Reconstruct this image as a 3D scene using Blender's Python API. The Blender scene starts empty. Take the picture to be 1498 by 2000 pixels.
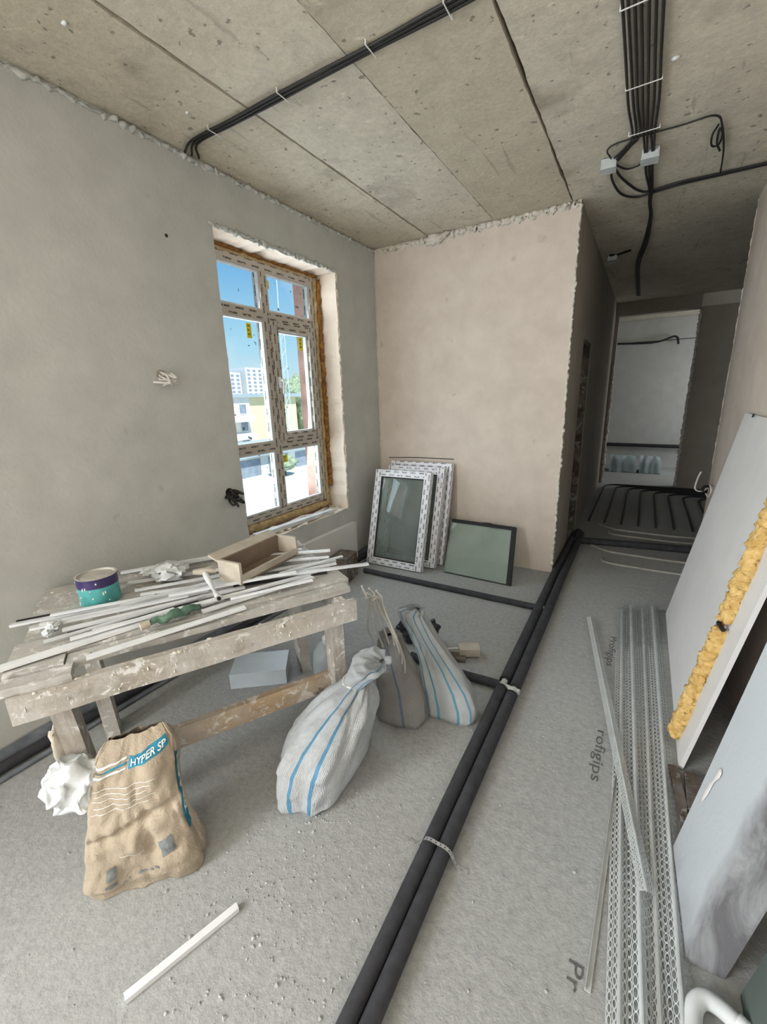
import bpy, math, random
from mathutils import Vector, Matrix, noise
random.seed(7)
S = bpy.context.scene
col = S.collection

# ------------------------------------------------------------------ camera
CAM_F, YAW, PITCH, ROLL, CAM_H = 820.16, 0.5493, -0.2646, -0.0315, 1.5
cam = bpy.data.cameras.new('camera')
cam.sensor_fit = 'VERTICAL'
cam.sensor_height = 36.0
cam.lens = CAM_F * 36.0 / 2000.0
cam.clip_start = 0.02
cam.clip_end = 600
cam_o = bpy.data.objects.new('camera', cam)
col.objects.link(cam_o)
cam_o.matrix_world = (Matrix.Translation((0, 0, CAM_H)) @ Matrix.Rotation(YAW, 4, 'Z')
                      @ Matrix.Rotation(math.pi / 2 + PITCH, 4, 'X') @ Matrix.Rotation(ROLL, 4, 'Z'))
S.camera = cam_o

# ------------------------------------------------------------------ colour management
S.view_settings.view_transform = 'Standard'
S.view_settings.look = 'None'
S.view_settings.exposure = 0.0
S.view_settings.gamma = 1.0
S.view_settings.use_curve_mapping = False

# ------------------------------------------------------------------ sky
w = bpy.data.worlds.new('sky')
S.world = w
w.use_nodes = True
nt = w.node_tree
nt.nodes.clear()
wo = nt.nodes.new('ShaderNodeOutputWorld')
wb = nt.nodes.new('ShaderNodeBackground')
wb.inputs['Strength'].default_value = 1.0
tc = nt.nodes.new('ShaderNodeTexCoord')
sep = nt.nodes.new('ShaderNodeSeparateXYZ')
rmp = nt.nodes.new('ShaderNodeValToRGB')
rmp.color_ramp.elements[0].position = 0.0
rmp.color_ramp.elements[0].color = (0.78, 0.93, 1.0, 1)
rmp.color_ramp.elements[1].position = 0.34
rmp.color_ramp.elements[1].color = (0.09, 0.38, 0.82, 1)
e = rmp.color_ramp.elements.new(0.12)
e.color = (0.46, 0.80, 1.0, 1)
nz = nt.nodes.new('ShaderNodeTexNoise')
nz.inputs['Scale'].default_value = 3.2
nz.inputs['Detail'].default_value = 6
nz.inputs['Roughness'].default_value = 0.6
cr = nt.nodes.new('ShaderNodeValToRGB')
cr.color_ramp.elements[0].position = 0.5
cr.color_ramp.elements[1].position = 0.78
mx = nt.nodes.new('ShaderNodeMixRGB')
mx.inputs['Color2'].default_value = (0.9, 0.97, 1.0, 1)
nt.links.new(tc.outputs['Generated'], sep.inputs[0])
nt.links.new(sep.outputs['Z'], rmp.inputs['Fac'])
nt.links.new(tc.outputs['Generated'], nz.inputs['Vector'])
nt.links.new(nz.outputs['Fac'], cr.inputs['Fac'])
nt.links.new(cr.outputs['Color'], mx.inputs['Fac'])
nt.links.new(rmp.outputs['Color'], mx.inputs['Color1'])
nt.links.new(mx.outputs['Color'], wb.inputs['Color'])
nt.links.new(wb.outputs[0], wo.inputs['Surface'])

# ------------------------------------------------------------------ sun and the daylight that enters through the openings
sun = bpy.data.lights.new('sun', 'SUN')
sun.energy = 6.5
sun.angle = 0.01
sun.color = (1.0, 0.95, 0.87)
sun_o = bpy.data.objects.new('sun', sun)
col.objects.link(sun_o)
sun_o.rotation_euler = Vector((-0.56, 0.14, -0.80)).to_track_quat('-Z', 'Y').to_euler()

def daylight(name, loc, aim, sx, sy, power, color):
    l = bpy.data.lights.new(name, 'AREA')
    l.shape = 'RECTANGLE'
    l.size, l.size_y = sx, sy
    l.energy = power
    l.color = color
    o = bpy.data.objects.new(name, l)
    col.objects.link(o)
    o.location = loc
    o.rotation_euler = (Vector(aim) - Vector(loc)).to_track_quat('-Z', 'Y').to_euler()
    return o
daylight('daylight_rear_window', (-1.45, -4.22, 1.60), (-1.45, 5, 1.3), 1.05, 1.65, 30, (1.0, 0.985, 0.96))
daylight('daylight_left_window', (-2.26, -2.30, 1.65), (0.5, -1.6, 1.45), 1.9, 1.7, 262, (0.98, 0.985, 0.99))
daylight('daylight_side_window', (-2.52, 2.43, 1.55), (0, 2.43, 1.2), 1.0, 1.7, 26, (0.86, 0.94, 1.0))
daylight('daylight_far_room', (2.5, 9.0, 1.5), (0, 9.2, 1.0), 1.2, 1.4, 40, (0.95, 0.975, 1.0))
daylight('daylight_far_corridor', (2.55, 7.3, 1.0), (0, 7.3, -.9), 0.7, 0.9, 3, (0.88, 0.95, 1.0))

# ------------------------------------------------------------------ mesh helpers
XL, YB, H, XP = -2.228, 3.6155, 2.7845, -0.5255
XR, YR = 0.53, 4.30
YREAR = -4.2

class MB:
    """collects faces; build() links them as one mesh object"""
    def __init__(s):
        s.v, s.f, s.uv, s.mi = [], [], [], []
    def quad(s, pts, uv=None, m=0):
        b = len(s.v)
        s.v += [tuple(p) for p in pts]
        s.f.append(tuple(range(b, b + len(pts))))
        s.uv.append(uv or [(0, 0)] * len(pts))
        s.mi.append(m)
    def hexa(s, p, m=0):
        """8 corners: bottom ring 0-3 counter-clockwise seen from above, top ring 4-7"""
        P = [Vector(q) for q in p]
        for idx in ((3, 2, 1, 0), (4, 5, 6, 7), (0, 1, 5, 4), (1, 2, 6, 5), (2, 3, 7, 6), (3, 0, 4, 7)):
            q = [P[i] for i in idx]
            l1, l2 = (q[1] - q[0]).length, (q[3] - q[0]).length
            if l1 >= l2:
                uv = [(0, 0), (l1, 0), (l1, l2), (0, l2)]
            else:
                uv = [(0, 0), (0, l1), (l2, l1), (l2, 0)]
            s.quad(q, uv, m)
        return s
    def box(s, c, size, M=None, m=0, jit=0.0):
        hx, hy, hz = [k / 2 for k in size]
        p = [Vector(q) for q in ((-hx, -hy, -hz), (hx, -hy, -hz), (hx, hy, -hz), (-hx, hy, -hz),
                                 (-hx, -hy, hz), (hx, -hy, hz), (hx, hy, hz), (-hx, hy, hz))]
        if jit:
            p = [q + Vector([random.uniform(-jit, jit) for _ in range(3)]) for q in p]
        if M is not None:
            p = [M @ q for q in p]
        c = Vector(c)
        return s.hexa([q + c for q in p], m)
    def bb(s, a, b, m=0):
        lo = [min(a[i], b[i]) for i in range(3)]
        hi = [max(a[i], b[i]) for i in range(3)]
        return s.box([(lo[i] + hi[i]) / 2 for i in range(3)], [hi[i] - lo[i] for i in range(3)], None, m)
    def bar(s, a, b, wd, ht, up=(0, 0, 1), m=0):
        """box from a to b (centre line), wd across, ht along up"""
        a, b = Vector(a), Vector(b)
        d = (b - a)
        L = d.length
        x = d.normalized()
        u = Vector(up)
        y = u.cross(x).normalized()
        z = x.cross(y)
        M = Matrix((x, y, z)).transposed()
        return s.box((a + b) / 2, (L, wd, ht), M, m)
    def tube(s, pts, r, n=8, cap=True, m=0):
        P = [Vector(p) for p in pts]
        k = len(P)
        R = r if isinstance(r, (list, tuple)) else [r] * k
        rings = []
        prev = None
        L = 0
        for i in range(k):
            t = (P[min(i + 1, k - 1)] - P[max(i - 1, 0)]).normalized()
            if prev is None:
                a = Vector((0, 0, 1)) if abs(t.z) < 0.9 else Vector((1, 0, 0))
                prev = t.cross(a).normalized()
            prev = (prev - t * prev.dot(t)).normalized()
            q = t.cross(prev)
            if i:
                L += (P[i] - P[i - 1]).length
            rings.append(([P[i] + (prev * math.cos(2 * math.pi * j / n) + q * math.sin(2 * math.pi * j / n)) * R[i] for j in range(n)], L))
        b = len(s.v)
        for rg, _ in rings:
            s.v += [tuple(p) for p in rg]
        for i in range(k - 1):
            for j in range(n):
                j2 = (j + 1) % n
                s.f.append((b + i * n + j, b + i * n + j2, b + (i + 1) * n + j2, b + (i + 1) * n + j))
                s.uv.append([(rings[i][1], j / n), (rings[i][1], (j + 1) / n), (rings[i + 1][1], (j + 1) / n), (rings[i + 1][1], j / n)])
                s.mi.append(m)
        if cap:
            s.f.append(tuple(b + j for j in reversed(range(n))))
            s.uv.append([(0, 0)] * n)
            s.mi.append(m)
            s.f.append(tuple(b + (k - 1) * n + j for j in range(n)))
            s.uv.append([(0, 0)] * n)
            s.mi.append(m)
        return s
    def lathe(s, prof, c=(0, 0, 0), n=32, m=0):
        b = len(s.v)
        c = Vector(c)
        for r, z in prof:
            for j in range(n):
                a = 2 * math.pi * j / n
                s.v.append(tuple(c + Vector((r * math.cos(a), r * math.sin(a), z))))
        for i in range(len(prof) - 1):
            for j in range(n):
                j2 = (j + 1) % n
                s.f.append((b + i * n + j, b + i * n + j2, b + (i + 1) * n + j2, b + (i + 1) * n + j))
                s.uv.append([(j / n, prof[i][1]), ((j + 1) / n, prof[i][1]), ((j + 1) / n, prof[i + 1][1]), (j / n, prof[i + 1][1])])
                s.mi.append(m)
        return s
    def grid(s, fn, nu, nv, wrap=False, m=0):
        """fn(u, v) with u, v in 0..1"""
        b = len(s.v)
        cu = nu if wrap else nu + 1
        for j in range(nv + 1):
            for i in range(cu):
                s.v.append(tuple(fn(i / nu, j / nv)))
        for j in range(nv):
            for i in range(nu):
                i2 = (i + 1) % cu
                s.f.append((b + j * cu + i, b + j * cu + i2, b + (j + 1) * cu + i2, b + (j + 1) * cu + i))
                s.uv.append([(i / nu, j / nv), ((i + 1) / nu, j / nv), ((i + 1) / nu, (j + 1) / nv), (i / nu, (j + 1) / nv)])
                s.mi.append(m)
        return s
    def build(s, name, mats, parent=None, smooth=False, angle=40):
        me = bpy.data.meshes.new(name)
        me.from_pydata(s.v, [], s.f)
        uvl = me.uv_layers.new(name='uv')
        flat = []
        for u in s.uv:
            for a in u:
                flat += [a[0], a[1]]
        uvl.data.foreach_set('uv', flat)
        if not isinstance(mats, (list, tuple)):
            mats = [mats]
        for mt in mats:
            me.materials.append(mt)
        me.polygons.foreach_set('material_index', s.mi)
        if smooth:
            me.shade_smooth()
            if angle < 180:
                me.set_sharp_from_angle(angle=math.radians(angle))
        me.update()
        o = bpy.data.objects.new(name, me)
        col.objects.link(o)
        if parent is not None:
            o.parent = parent
            o.matrix_parent_inverse = Matrix.Identity(4)
            if parent.type == 'EMPTY' or True:
                off = WORLD.get(parent.name, Vector((0, 0, 0)))
                o.location = -off
        return o

WORLD = {}          # world position of every empty, so children can be written in world coordinates
def empty(name, loc):
    o = bpy.data.objects.new(name, None)
    o.empty_display_size = 0.05
    col.objects.link(o)
    o.location = loc
    WORLD[o.name] = Vector(loc)
    return o
def tag(o, label=None, cat=None, group=None, kind=None):
    if label: o['label'] = label
    if cat: o['category'] = cat
    if group: o['group'] = group
    if kind: o['kind'] = kind
    return o
def thing(name, loc, label, cat, group=None):
    return tag(empty(name, loc), label, cat, group)
def struct(o):
    o['kind'] = 'structure'
    return o
def bevel(o, wd=0.003, seg=2):
    b = o.modifiers.new('bevel', 'BEVEL')
    b.width = wd
    b.segments = seg
    b.limit_method = 'ANGLE'
    return o
def nz3(p, sc=1.0, seed=0.0):
    return noise.noise(Vector(p) * sc + Vector((seed, seed * 1.7, -seed)))
def smooth_path(pts, n=8):
    """Catmull-Rom through pts"""
    P = [Vector(p) for p in pts]
    P = [P[0] * 2 - P[1]] + P + [P[-1] * 2 - P[-2]]
    out = []
    for i in range(1, len(P) - 2):
        for k in range(n):
            t = k / n
            a, b, c, d = P[i - 1], P[i], P[i + 1], P[i + 2]
            out.append(0.5 * ((2 * b) + (c - a) * t + (2 * a - 5 * b + 4 * c - d) * t * t + (3 * b - a - 3 * c + d) * t ** 3))
    out.append(P[-2])
    return out

# ------------------------------------------------------------------ materials
MATS = {}
class NT:
    def __init__(s, name):
        s.m = bpy.data.materials.new(name)
        s.m.use_nodes = True
        s.t = s.m.node_tree
        s.b = s.t.nodes['Principled BSDF']
        s.out = s.t.nodes['Material Output']
        s.tc = s.n('ShaderNodeTexCoord')
    def n(s, k, **kw):
        q = s.t.nodes.new(k)
        for a, v in kw.items():
            setattr(q, a, v)
        return q
    def l(s, a, b):
        s.t.links.new(a, b)
    def noise(s, scale, detail=4, rough=0.55, vec=None, dist=0.0, w4=None):
        q = s.n('ShaderNodeTexNoise')
        q.inputs['Scale'].default_value = scale
        q.inputs['Detail'].default_value = detail
        q.inputs['Roughness'].default_value = rough
        q.inputs['Distortion'].default_value = dist
        s.l(vec or s.tc.outputs['Object'], q.inputs['Vector'])
        return q.outputs['Fac']
    def ramp(s, fac, *stops, interp='LINEAR'):
        q = s.n('ShaderNodeValToRGB')
        q.color_ramp.interpolation = interp
        el = q.color_ramp.elements
        while len(el) < len(stops):
            el.new(0.5)
        for k, (p, c) in zip(el, stops):
            k.position = p
            k.color = (c, c, c, 1) if isinstance(c, (int, float)) else (*c, 1)
        s.l(fac, q.inputs['Fac'])
        return q.outputs['Color']
    def mix(s, fac, a, b, mode='MIX'):
        q = s.n('ShaderNodeMixRGB', blend_type=mode)
        for k, v in (('Fac', fac), ('Color1', a), ('Color2', b)):
            if isinstance(v, (int, float)):
                q.inputs[k].default_value = v if k == 'Fac' else (v, v, v, 1)
            elif isinstance(v, tuple):
                q.inputs[k].default_value = (*v, 1)
            else:
                s.l(v, q.inputs[k])
        return q.outputs['Color']
    def math(s, op, a, b=0.0, clamp=False):
        q = s.n('ShaderNodeMath', operation=op, use_clamp=clamp)
        for i, v in enumerate((a, b)):
            if isinstance(v, (int, float)):
                q.inputs[i].default_value = v
            else:
                s.l(v, q.inputs[i])
        return q.outputs[0]
    def bump(s, h, strength=0.3, dist=0.01):
        q = s.n('ShaderNodeBump')
        q.inputs['Strength'].default_value = strength
        q.inputs['Distance'].default_value = dist
        s.l(h, q.inputs['Height'])
        s.l(q.outputs[0], s.b.inputs['Normal'])
    def base(s, c):
        if isinstance(c, tuple):
            s.b.inputs['Base Color'].default_value = (*c, 1)
        else:
            s.l(c, s.b.inputs['Base Color'])
    def fin(s, rough=0.8, spec=0.3, metal=0.0):
        s.b.inputs['Roughness'].default_value = rough
        s.b.inputs['Specular IOR Level'].default_value = spec
        s.b.inputs['Metallic'].default_value = metal
        MATS[s.m.name] = s.m
        return s.m

def plain(name, c, rough=0.7, spec=0.3, metal=0.0, var=0.12, scale=12, bump=0.0):
    t = NT(name)
    nn = t.noise(scale, 5)
    lo = tuple(k * (1 - var) for k in c)
    hi = tuple(min(1, k * (1 + var)) for k in c)
    t.base(t.ramp(nn, (0.3, lo), (0.7, hi)))
    if bump:
        t.bump(t.noise(scale * 4, 4), bump, 0.004)
    return t.fin(rough, spec, metal)

def plaster(name, c, c2, warm=None):
    t = NT(name)
    big = t.noise(0.7, 5, 0.6)
    mid = t.noise(5.0, 6, 0.65)
    colr = t.ramp(big, (0.35, c), (0.65, c2))
    colr = t.mix(0.35, colr, t.ramp(mid, (0.3, tuple(k * 0.82 for k in c)), (0.7, tuple(min(1, k * 1.1) for k in c2))))
    v = t.n('ShaderNodeMapping')
    v.inputs['Scale'].default_value = (1.0, 1.0, 0.25)
    t.l(t.tc.outputs['Object'], v.inputs[0])
    spots = t.ramp(t.noise(9, 2, 0.4), (0.74, 0), (0.80, 1))
    colr = t.mix(t.math('MULTIPLY', spots, 0.35), colr, tuple(k * 0.55 for k in c))
    t.base(colr)
    t.bump(t.math('ADD', t.noise(3.0, 6, 0.6), t.math('MULTIPLY', t.noise(60, 4), 0.25)), 0.35, 0.012)
    return t.fin(0.92, 0.15)

def concrete(name, c, tint=0.0):
    t = NT(name)
    mp = t.n('ShaderNodeMapping')
    mp.inputs['Location'].default_value = (tint * 37, tint * 11, 0)
    t.l(t.tc.outputs['Object'], mp.inputs[0])
    V = mp.outputs[0]
    big = t.noise(1.6, 6, 0.6, V)
    mid = t.noise(7, 8, 0.72, V, 0.4)
    fine = t.noise(45, 8, 0.75, V)
    colr = t.ramp(big, (0.30, tuple(q * 0.66 for q in c)), (0.5, c), (0.70, tuple(min(1, q * 1.2) for q in c)))
    colr = t.mix(0.55, colr, t.ramp(mid, (0.30, tuple(q * 0.62 for q in c)), (0.5, c), (0.72, tuple(min(1, q * 1.28) for q in c))))
    colr = t.mix(0.35, colr, t.ramp(fine, (0.3, tuple(q * 0.55 for q in c)), (0.7, tuple(min(1, q * 1.3) for q in c))))
    pits = t.ramp(t.noise(23, 3, 0.5, V), (0.655, 0), (0.70, 1))
    colr = t.mix(t.math('MULTIPLY', pits, 0.75), colr, tuple(q * 0.30 for q in c))
    for sx, sy, rz, sc in ((14, 1.3, 0.55 + tint, 1.5), (12, 1.0, -0.35 + tint, 1.1)):
        st = t.n('ShaderNodeMapping')
        st.inputs['Scale'].default_value = (sx, sy, 4)
        st.inputs['Rotation'].default_value = (0, 0, rz)
        t.l(V, st.inputs[0])
        scr = t.ramp(t.noise(sc, 3, 0.6, st.outputs[0], 0.6), (0.655, 0), (0.70, 1))
        colr = t.mix(t.math('MULTIPLY', scr, 0.40), colr, tuple(q * 0.42 for q in c))
    pale = t.ramp(t.noise(10, 4, 0.6, V, 0.8), (0.66, 0), (0.72, 1))
    colr = t.mix(t.math('MULTIPLY', pale, 0.4), colr, tuple(min(1, q * 1.5) for q in c))
    stain = t.ramp(t.noise(1.9, 4, 0.6, V), (0.62, 0), (0.78, 1))
    colr = t.mix(t.math('MULTIPLY', stain, 0.6), colr, (0.14, 0.105, 0.07))
    t.base(colr)
    t.bump(t.math('ADD', mid, t.math('MULTIPLY', fine, 0.7)), 0.55, 0.010)
    return t.fin(0.95, 0.1)

def wood(name, c, dirt=0.5, axis=0):
    t = NT(name)
    mp = t.n('ShaderNodeMapping')
    mp.inputs['Scale'].default_value = (1.5, 22, 22) if axis == 0 else (22, 22, 1.5)
    src = t.tc.outputs['UV']
    t.l(src, mp.inputs[0])
    g = t.noise(1.2, 6, 0.65, mp.outputs[0], 0.6)
    colr = t.ramp(g, (0.25, tuple(k * 0.55 for k in c)), (0.5, c), (0.75, tuple(min(1, k * 1.2) for k in c)))
    d = t.ramp(t.noise(5.5, 6, 0.65), (0.42, 0), (0.6, 1))
    colr = t.mix(t.math('MULTIPLY', d, dirt * .85), colr, (0.53, 0.52, 0.50))
    sp = t.ramp(t.noise(15, 6, 0.72, None, 1.0), (0.55, 0), (0.61, 1))
    colr = t.mix(t.math('MULTIPLY', sp, min(.9, dirt * 1.3)), colr, (0.72, 0.72, 0.70))
    dk = t.ramp(t.noise(11, 4, 0.6, None, 0.5), (0.70, 0), (0.76, 1))
    colr = t.mix(t.math('MULTIPLY', dk, 0.7), colr, (0.07, 0.06, 0.05))
    t.base(colr)
    t.bump(t.math('ADD', g, t.math('MULTIPLY', t.noise(40, 5), 0.8)), 0.6, 0.006)
    return t.fin(0.85, 0.2)

def film(name, c=(0.80, 0.81, 0.84), ink=(0.10, 0.11, 0.17), rh=0.031, pitch=0.085):
    """white PVC under protective film printed with rows of dashes (UV in metres along the bar)"""
    t = NT(name)
    sp = t.n('ShaderNodeSeparateXYZ')
    t.l(t.tc.outputs['UV'], sp.inputs[0])
    u, v = sp.outputs['X'], sp.outputs['Y']
    row = t.math('FLOOR', t.math('DIVIDE', v, rh))
    uu = t.math('ADD', t.math('DIVIDE', u, pitch), t.math('MULTIPLY', row, 0.5))
    on = t.math('LESS_THAN', t.math('FRACT', uu), 0.58)
    vf = t.math('FRACT', t.math('DIVIDE', v, rh))
    a = t.math('GREATER_THAN', vf, 0.36)
    b = t.math('LESS_THAN', vf, 0.70)
    n2 = t.math('GREATER_THAN', t.noise(90, 2, 0.5), 0.40)
    mask = t.math('MULTIPLY', t.math('MULTIPLY', on, a), t.math('MULTIPLY', b, n2))
    cc = t.ramp(t.noise(8, 4), (0.3, tuple(k * 0.9 for k in c)), (0.7, c))
    t.base(t.mix(t.math('MULTIPLY', mask, 0.92), cc, ink))
    return t.fin(0.35, 0.5)

def glass(name, tint=(0.93, 0.96, 0.96), dirty=True, ior=1.45, dust=0.0, dustc=(.5, .55, .52)):
    t = NT(name)
    t.t.nodes.remove(t.b)
    tr = t.n('ShaderNodeBsdfTransparent')
    tr.inputs[0].default_value = (*tint, 1)
    gl = t.n('ShaderNodeBsdfGlossy')
    gl.inputs['Roughness'].default_value = 0.02
    fr = t.n('ShaderNodeFresnel')
    fr.inputs[0].default_value = ior
    ms = t.n('ShaderNodeMixShader')
    geo = t.n('ShaderNodeNewGeometry')
    t.l(t.math('MULTIPLY', fr.outputs[0], t.math('SUBTRACT', 1.0, geo.outputs['Backfacing'])), ms.inputs[0])
    t.l(tr.outputs[0], ms.inputs[1])
    t.l(gl.outputs[0], ms.inputs[2])
    o = ms.outputs[0]
    if dirty:
        df = t.n('ShaderNodeBsdfDiffuse')
        df.inputs[0].default_value = (0.16, 0.2, 0.22, 1)
        m2 = t.n('ShaderNodeMixShader')
        sp = t.ramp(t.noise(21, 2, 0.4), (0.72, 0), (0.76, 1))
        t.l(t.math('MULTIPLY', sp, 0.8), m2.inputs[0])
        t.l(o, m2.inputs[1])
        t.l(df.outputs[0], m2.inputs[2])
        o = m2.outputs[0]
    if dust:
        df = t.n('ShaderNodeBsdfDiffuse')
        df.inputs[0].default_value = (*dustc, 1)
        m3 = t.n('ShaderNodeMixShader')
        t.l(t.ramp(t.noise(5, 5, .6), (.3, dust * .7), (.7, dust * 1.3)), m3.inputs[0])
        t.l(o, m3.inputs[1])
        t.l(df.outputs[0], m3.inputs[2])
        o = m3.outputs[0]
    t.l(o, t.out.inputs['Surface'])
    MATS[name] = t.m
    return t.m

def woven(name, c=(0.75, 0.80, 0.84), stripes=(), blue=(0.10, 0.36, 0.62), width=0.012, dirt=0.3):
    """woven polypropylene, stripes at given u of the wrap-around UV"""
    t = NT(name)
    sp = t.n('ShaderNodeSeparateXYZ')
    t.l(t.tc.outputs['UV'], sp.inputs[0])
    wob = t.math('MULTIPLY', t.math('SUBTRACT', t.noise(6, 2), 0.5), 0.012)
    u = t.math('ADD', sp.outputs['X'], wob)
    colr = t.ramp(t.noise(7, 5), (0.3, tuple(k * 0.80 for k in c)), (0.7, c))
    d = t.ramp(t.noise(4, 5, 0.6), (0.45, 0), (0.7, 1))
    colr = t.mix(t.math('MULTIPLY', d, dirt), colr, (0.42, 0.39, 0.35))
    for k in stripes:
        m = t.math('LESS_THAN', t.math('ABSOLUTE', t.math('SUBTRACT', u, k)), width)
        colr = t.mix(t.math('MULTIPLY', m, 0.85), colr, blue)
    t.base(colr)
    wv = t.n('ShaderNodeTexWave')
    wv.inputs['Scale'].default_value = 60
    wv.inputs['Distortion'].default_value = 3
    t.l(t.tc.outputs['UV'], wv.inputs['Vector'])
    t.bump(t.math('ADD', t.noise(17, 6, 0.6, None, 0.5), t.math('MULTIPLY', wv.outputs['Fac'], 0.15)), 0.9, 0.018)
    return t.fin(0.5, 0.35)

M_wall_left = plaster('plaster_grey', (0.50, 0.512, 0.492), (0.58, 0.592, 0.57))
M_wall_back = plaster('plaster_beige', (0.57, 0.49, 0.42), (0.67, 0.60, 0.53))
M_wall_shaded = plaster('plaster_shaded', (0.33, 0.295, 0.25), (0.39, 0.355, 0.31))  # same plaster, the corridor's shade put into a darker colour
M_plaster_lump = plaster('plaster_lump', (0.58, 0.55, 0.48), (0.70, 0.66, 0.58))
M_reveal = plaster('plaster_reveal', (0.70, 0.58, 0.47), (0.80, 0.72, 0.62))
M_ceil = [concrete('concrete_slab_a', (0.60, 0.55, 0.44), 0.0), concrete('concrete_slab_b', (0.62, 0.575, 0.475), 0.35),
          concrete('concrete_slab_c', (0.55, 0.50, 0.395), 0.7)]
M_joint = plain('joint_mortar', (0.12, 0.11, 0.09), 0.95, 0.1)  # dark mortar tone of the slab joints

def floor_mat():
    t = NT('floor_screed')
    big = t.noise(0.9, 7, 0.6)
    fine = t.noise(11, 8, 0.68)
    c = (0.385, 0.397, 0.392)
    colr = t.ramp(big, (0.3, tuple(k * 0.82 for k in c)), (0.7, tuple(k * 1.1 for k in c)))
    colr = t.mix(0.55, colr, t.ramp(t.noise(38, 7, 0.75), (0.3, tuple(k * 0.62 for k in c)), (0.72, tuple(k * 1.32 for k in c))))
    sp = t.ramp(t.noise(55, 3, 0.6), (0.66, 0), (0.72, 1))
    colr = t.mix(t.math('MULTIPLY', sp, 0.35), colr, (0.56, 0.56, 0.55))
    dk = t.ramp(t.noise(38, 3, 0.6), (0.68, 0), (0.74, 1))
    colr = t.mix(t.math('MULTIPLY', dk, 0.35), colr, (0.2, 0.19, 0.17))
    t.base(colr)
    t.bump(t.math('ADD', fine, t.math('MULTIPLY', t.noise(70, 4, 0.65), 0.6)), 0.5, 0.010)
    return t.fin(0.95, 0.1)
M_floor = floor_mat()
M_brick = plain('brick_pink', (0.62, 0.36, 0.29), 0.9, 0.1, 0, 0.2, 9, 0.3)
M_pvc_film = film('pvc_film_white')
M_pvc_film_backlit = film('pvc_film_backlit', (0.50, 0.46, 0.40), (0.05, 0.045, 0.04), 0.035, 0.12)  # white film frame, its back-lit shade put into the darker colour
M_pvc = plain('pvc_white', (0.80, 0.83, 0.86), 0.4, 0.45, 0, 0.06)
M_pvc_dusty = plain('pvc_dusty', (0.66, 0.69, 0.71), 0.55, 0.35, 0, 0.16, 9)
M_rubber = plain('rubber_black', (0.018, 0.018, 0.02), 0.6, 0.3)
M_glass = glass('window_glass')
M_leafglass = glass('leaf_glass', (0.84, 0.88, 0.86), False, 1.7, .17, (.46, .50, .48))  # real dust, thickened to lighten the pane for a missing window reflection
M_iguglass = glass('unit_glass', (0.92, 0.96, 0.94), False, 1.45, .26, (.52, .60, .55))
M_sticker = plain('sticker_yellow', (0.72, 0.62, 0.03), 0.6, 0.3)
M_sticker_ink = plain('sticker_ink', (0.20, 0.22, 0.03), 0.7, 0.2)
def foam_mat(name, a, b):
    t = NT(name)
    t.base(t.ramp(t.noise(30, 5, 0.6), (0.3, a), (0.7, b)))
    t.bump(t.noise(55, 4, 0.6), 0.7, 0.008)
    return t.fin(0.75, 0.25)
M_foam = foam_mat('foam_yellow', (0.50, 0.30, 0.08), (0.78, 0.56, 0.24))
M_foam_tan = foam_mat('foam_tan', (0.34, 0.23, 0.10), (0.58, 0.45, 0.25))
M_foam_old = foam_mat('foam_brown', (0.13, 0.045, 0.01), (0.42, 0.20, 0.05))
M_pipe = plain('pipe_insulation', (0.048, 0.050, 0.058), 0.75, 0.25, 0, 0.25, 20, 0.25)
M_pipe_bare = plain('pipe_bare', (0.55, 0.56, 0.55), 0.45, 0.4)
M_steel = plain('galvanised', (0.50, 0.52, 0.52), 0.42, 0.5, 0.55, 0.15, 25)
M_alu = plain('bead_metal', (0.60, 0.63, 0.63), 0.42, 0.5, 0.35, 0.10, 16)
M_cable = plain('cable_black', (0.016, 0.015, 0.014), 0.55, 0.35)
M_cable_pale = plain('cable_pale', (0.66, 0.64, 0.60), 0.6, 0.3)
M_clip = plain('clip_white', (0.72, 0.71, 0.68), 0.5, 0.4)
M_jbox = plain('junction_grey', (0.50, 0.54, 0.54), 0.5, 0.4)
M_bench = wood('bench_wood', (0.40, 0.365, 0.315), 0.9)
M_bench_top = wood('bench_plank', (0.44, 0.43, 0.405), 1.0)
M_wood_dark = wood('wood_dark', (0.10, 0.075, 0.055), 0.25)
M_wood_raw = wood('wood_raw', (0.42, 0.32, 0.215), 0.55)
M_mdf = plain('mdf_brown', (0.22, 0.17, 0.13), 0.8, 0.2, 0, 0.1, 14, 0.1)
M_mdf_edge = plain('mdf_edge', (0.50, 0.46, 0.39), 0.8, 0.2, 0, 0.15, 14, 0.1)
M_teal = plain('can_teal', (0.10, 0.42, 0.42), 0.4, 0.5, 0, 0.2, 30)
M_purple = plain('can_purple', (0.045, 0.03, 0.12), 0.4, 0.5, 0, 0.2, 30)
M_lid = plain('can_lid', (0.55, 0.53, 0.49), 0.55, 0.4, 0.2, 0.15, 20)
M_green = plain('cloth_green', (0.11, 0.19, 0.145), 0.9, 0.1, 0, 0.4, 18, 0.4)
M_panel_white = plain('panel_white', (0.70, 0.69, 0.68), 0.6, 0.3, 0, 0.05, 4)
M_panel_edge = plain('panel_edge', (0.60, 0.58, 0.60), 0.7, 0.3, 0, 0.05)
M_dark_sheet = plain('sheet_dark', (0.24, 0.245, 0.26), 0.8, 0.2, 0, 0.1, 5)
M_green_board = plain('board_green', (0.10, 0.125, 0.115), 0.8, 0.2, 0, 0.1, 5)
M_plastic_bag = plain('film_white', (0.64, 0.68, 0.70), 0.4, 0.4, 0, 0.12, 20, 0.4)
M_jug = plain('jug_translucent', (0.50, 0.56, 0.60), 0.35, 0.45, 0, 0.06)
M_black_bag = plain('bag_black', (0.02, 0.018, 0.028), 0.4, 0.5, 0, 0.3)
M_ink = plain('print_ink', (0.13, 0.13, 0.13), 0.9, 0.1, 0, 0.3, 60)
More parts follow.
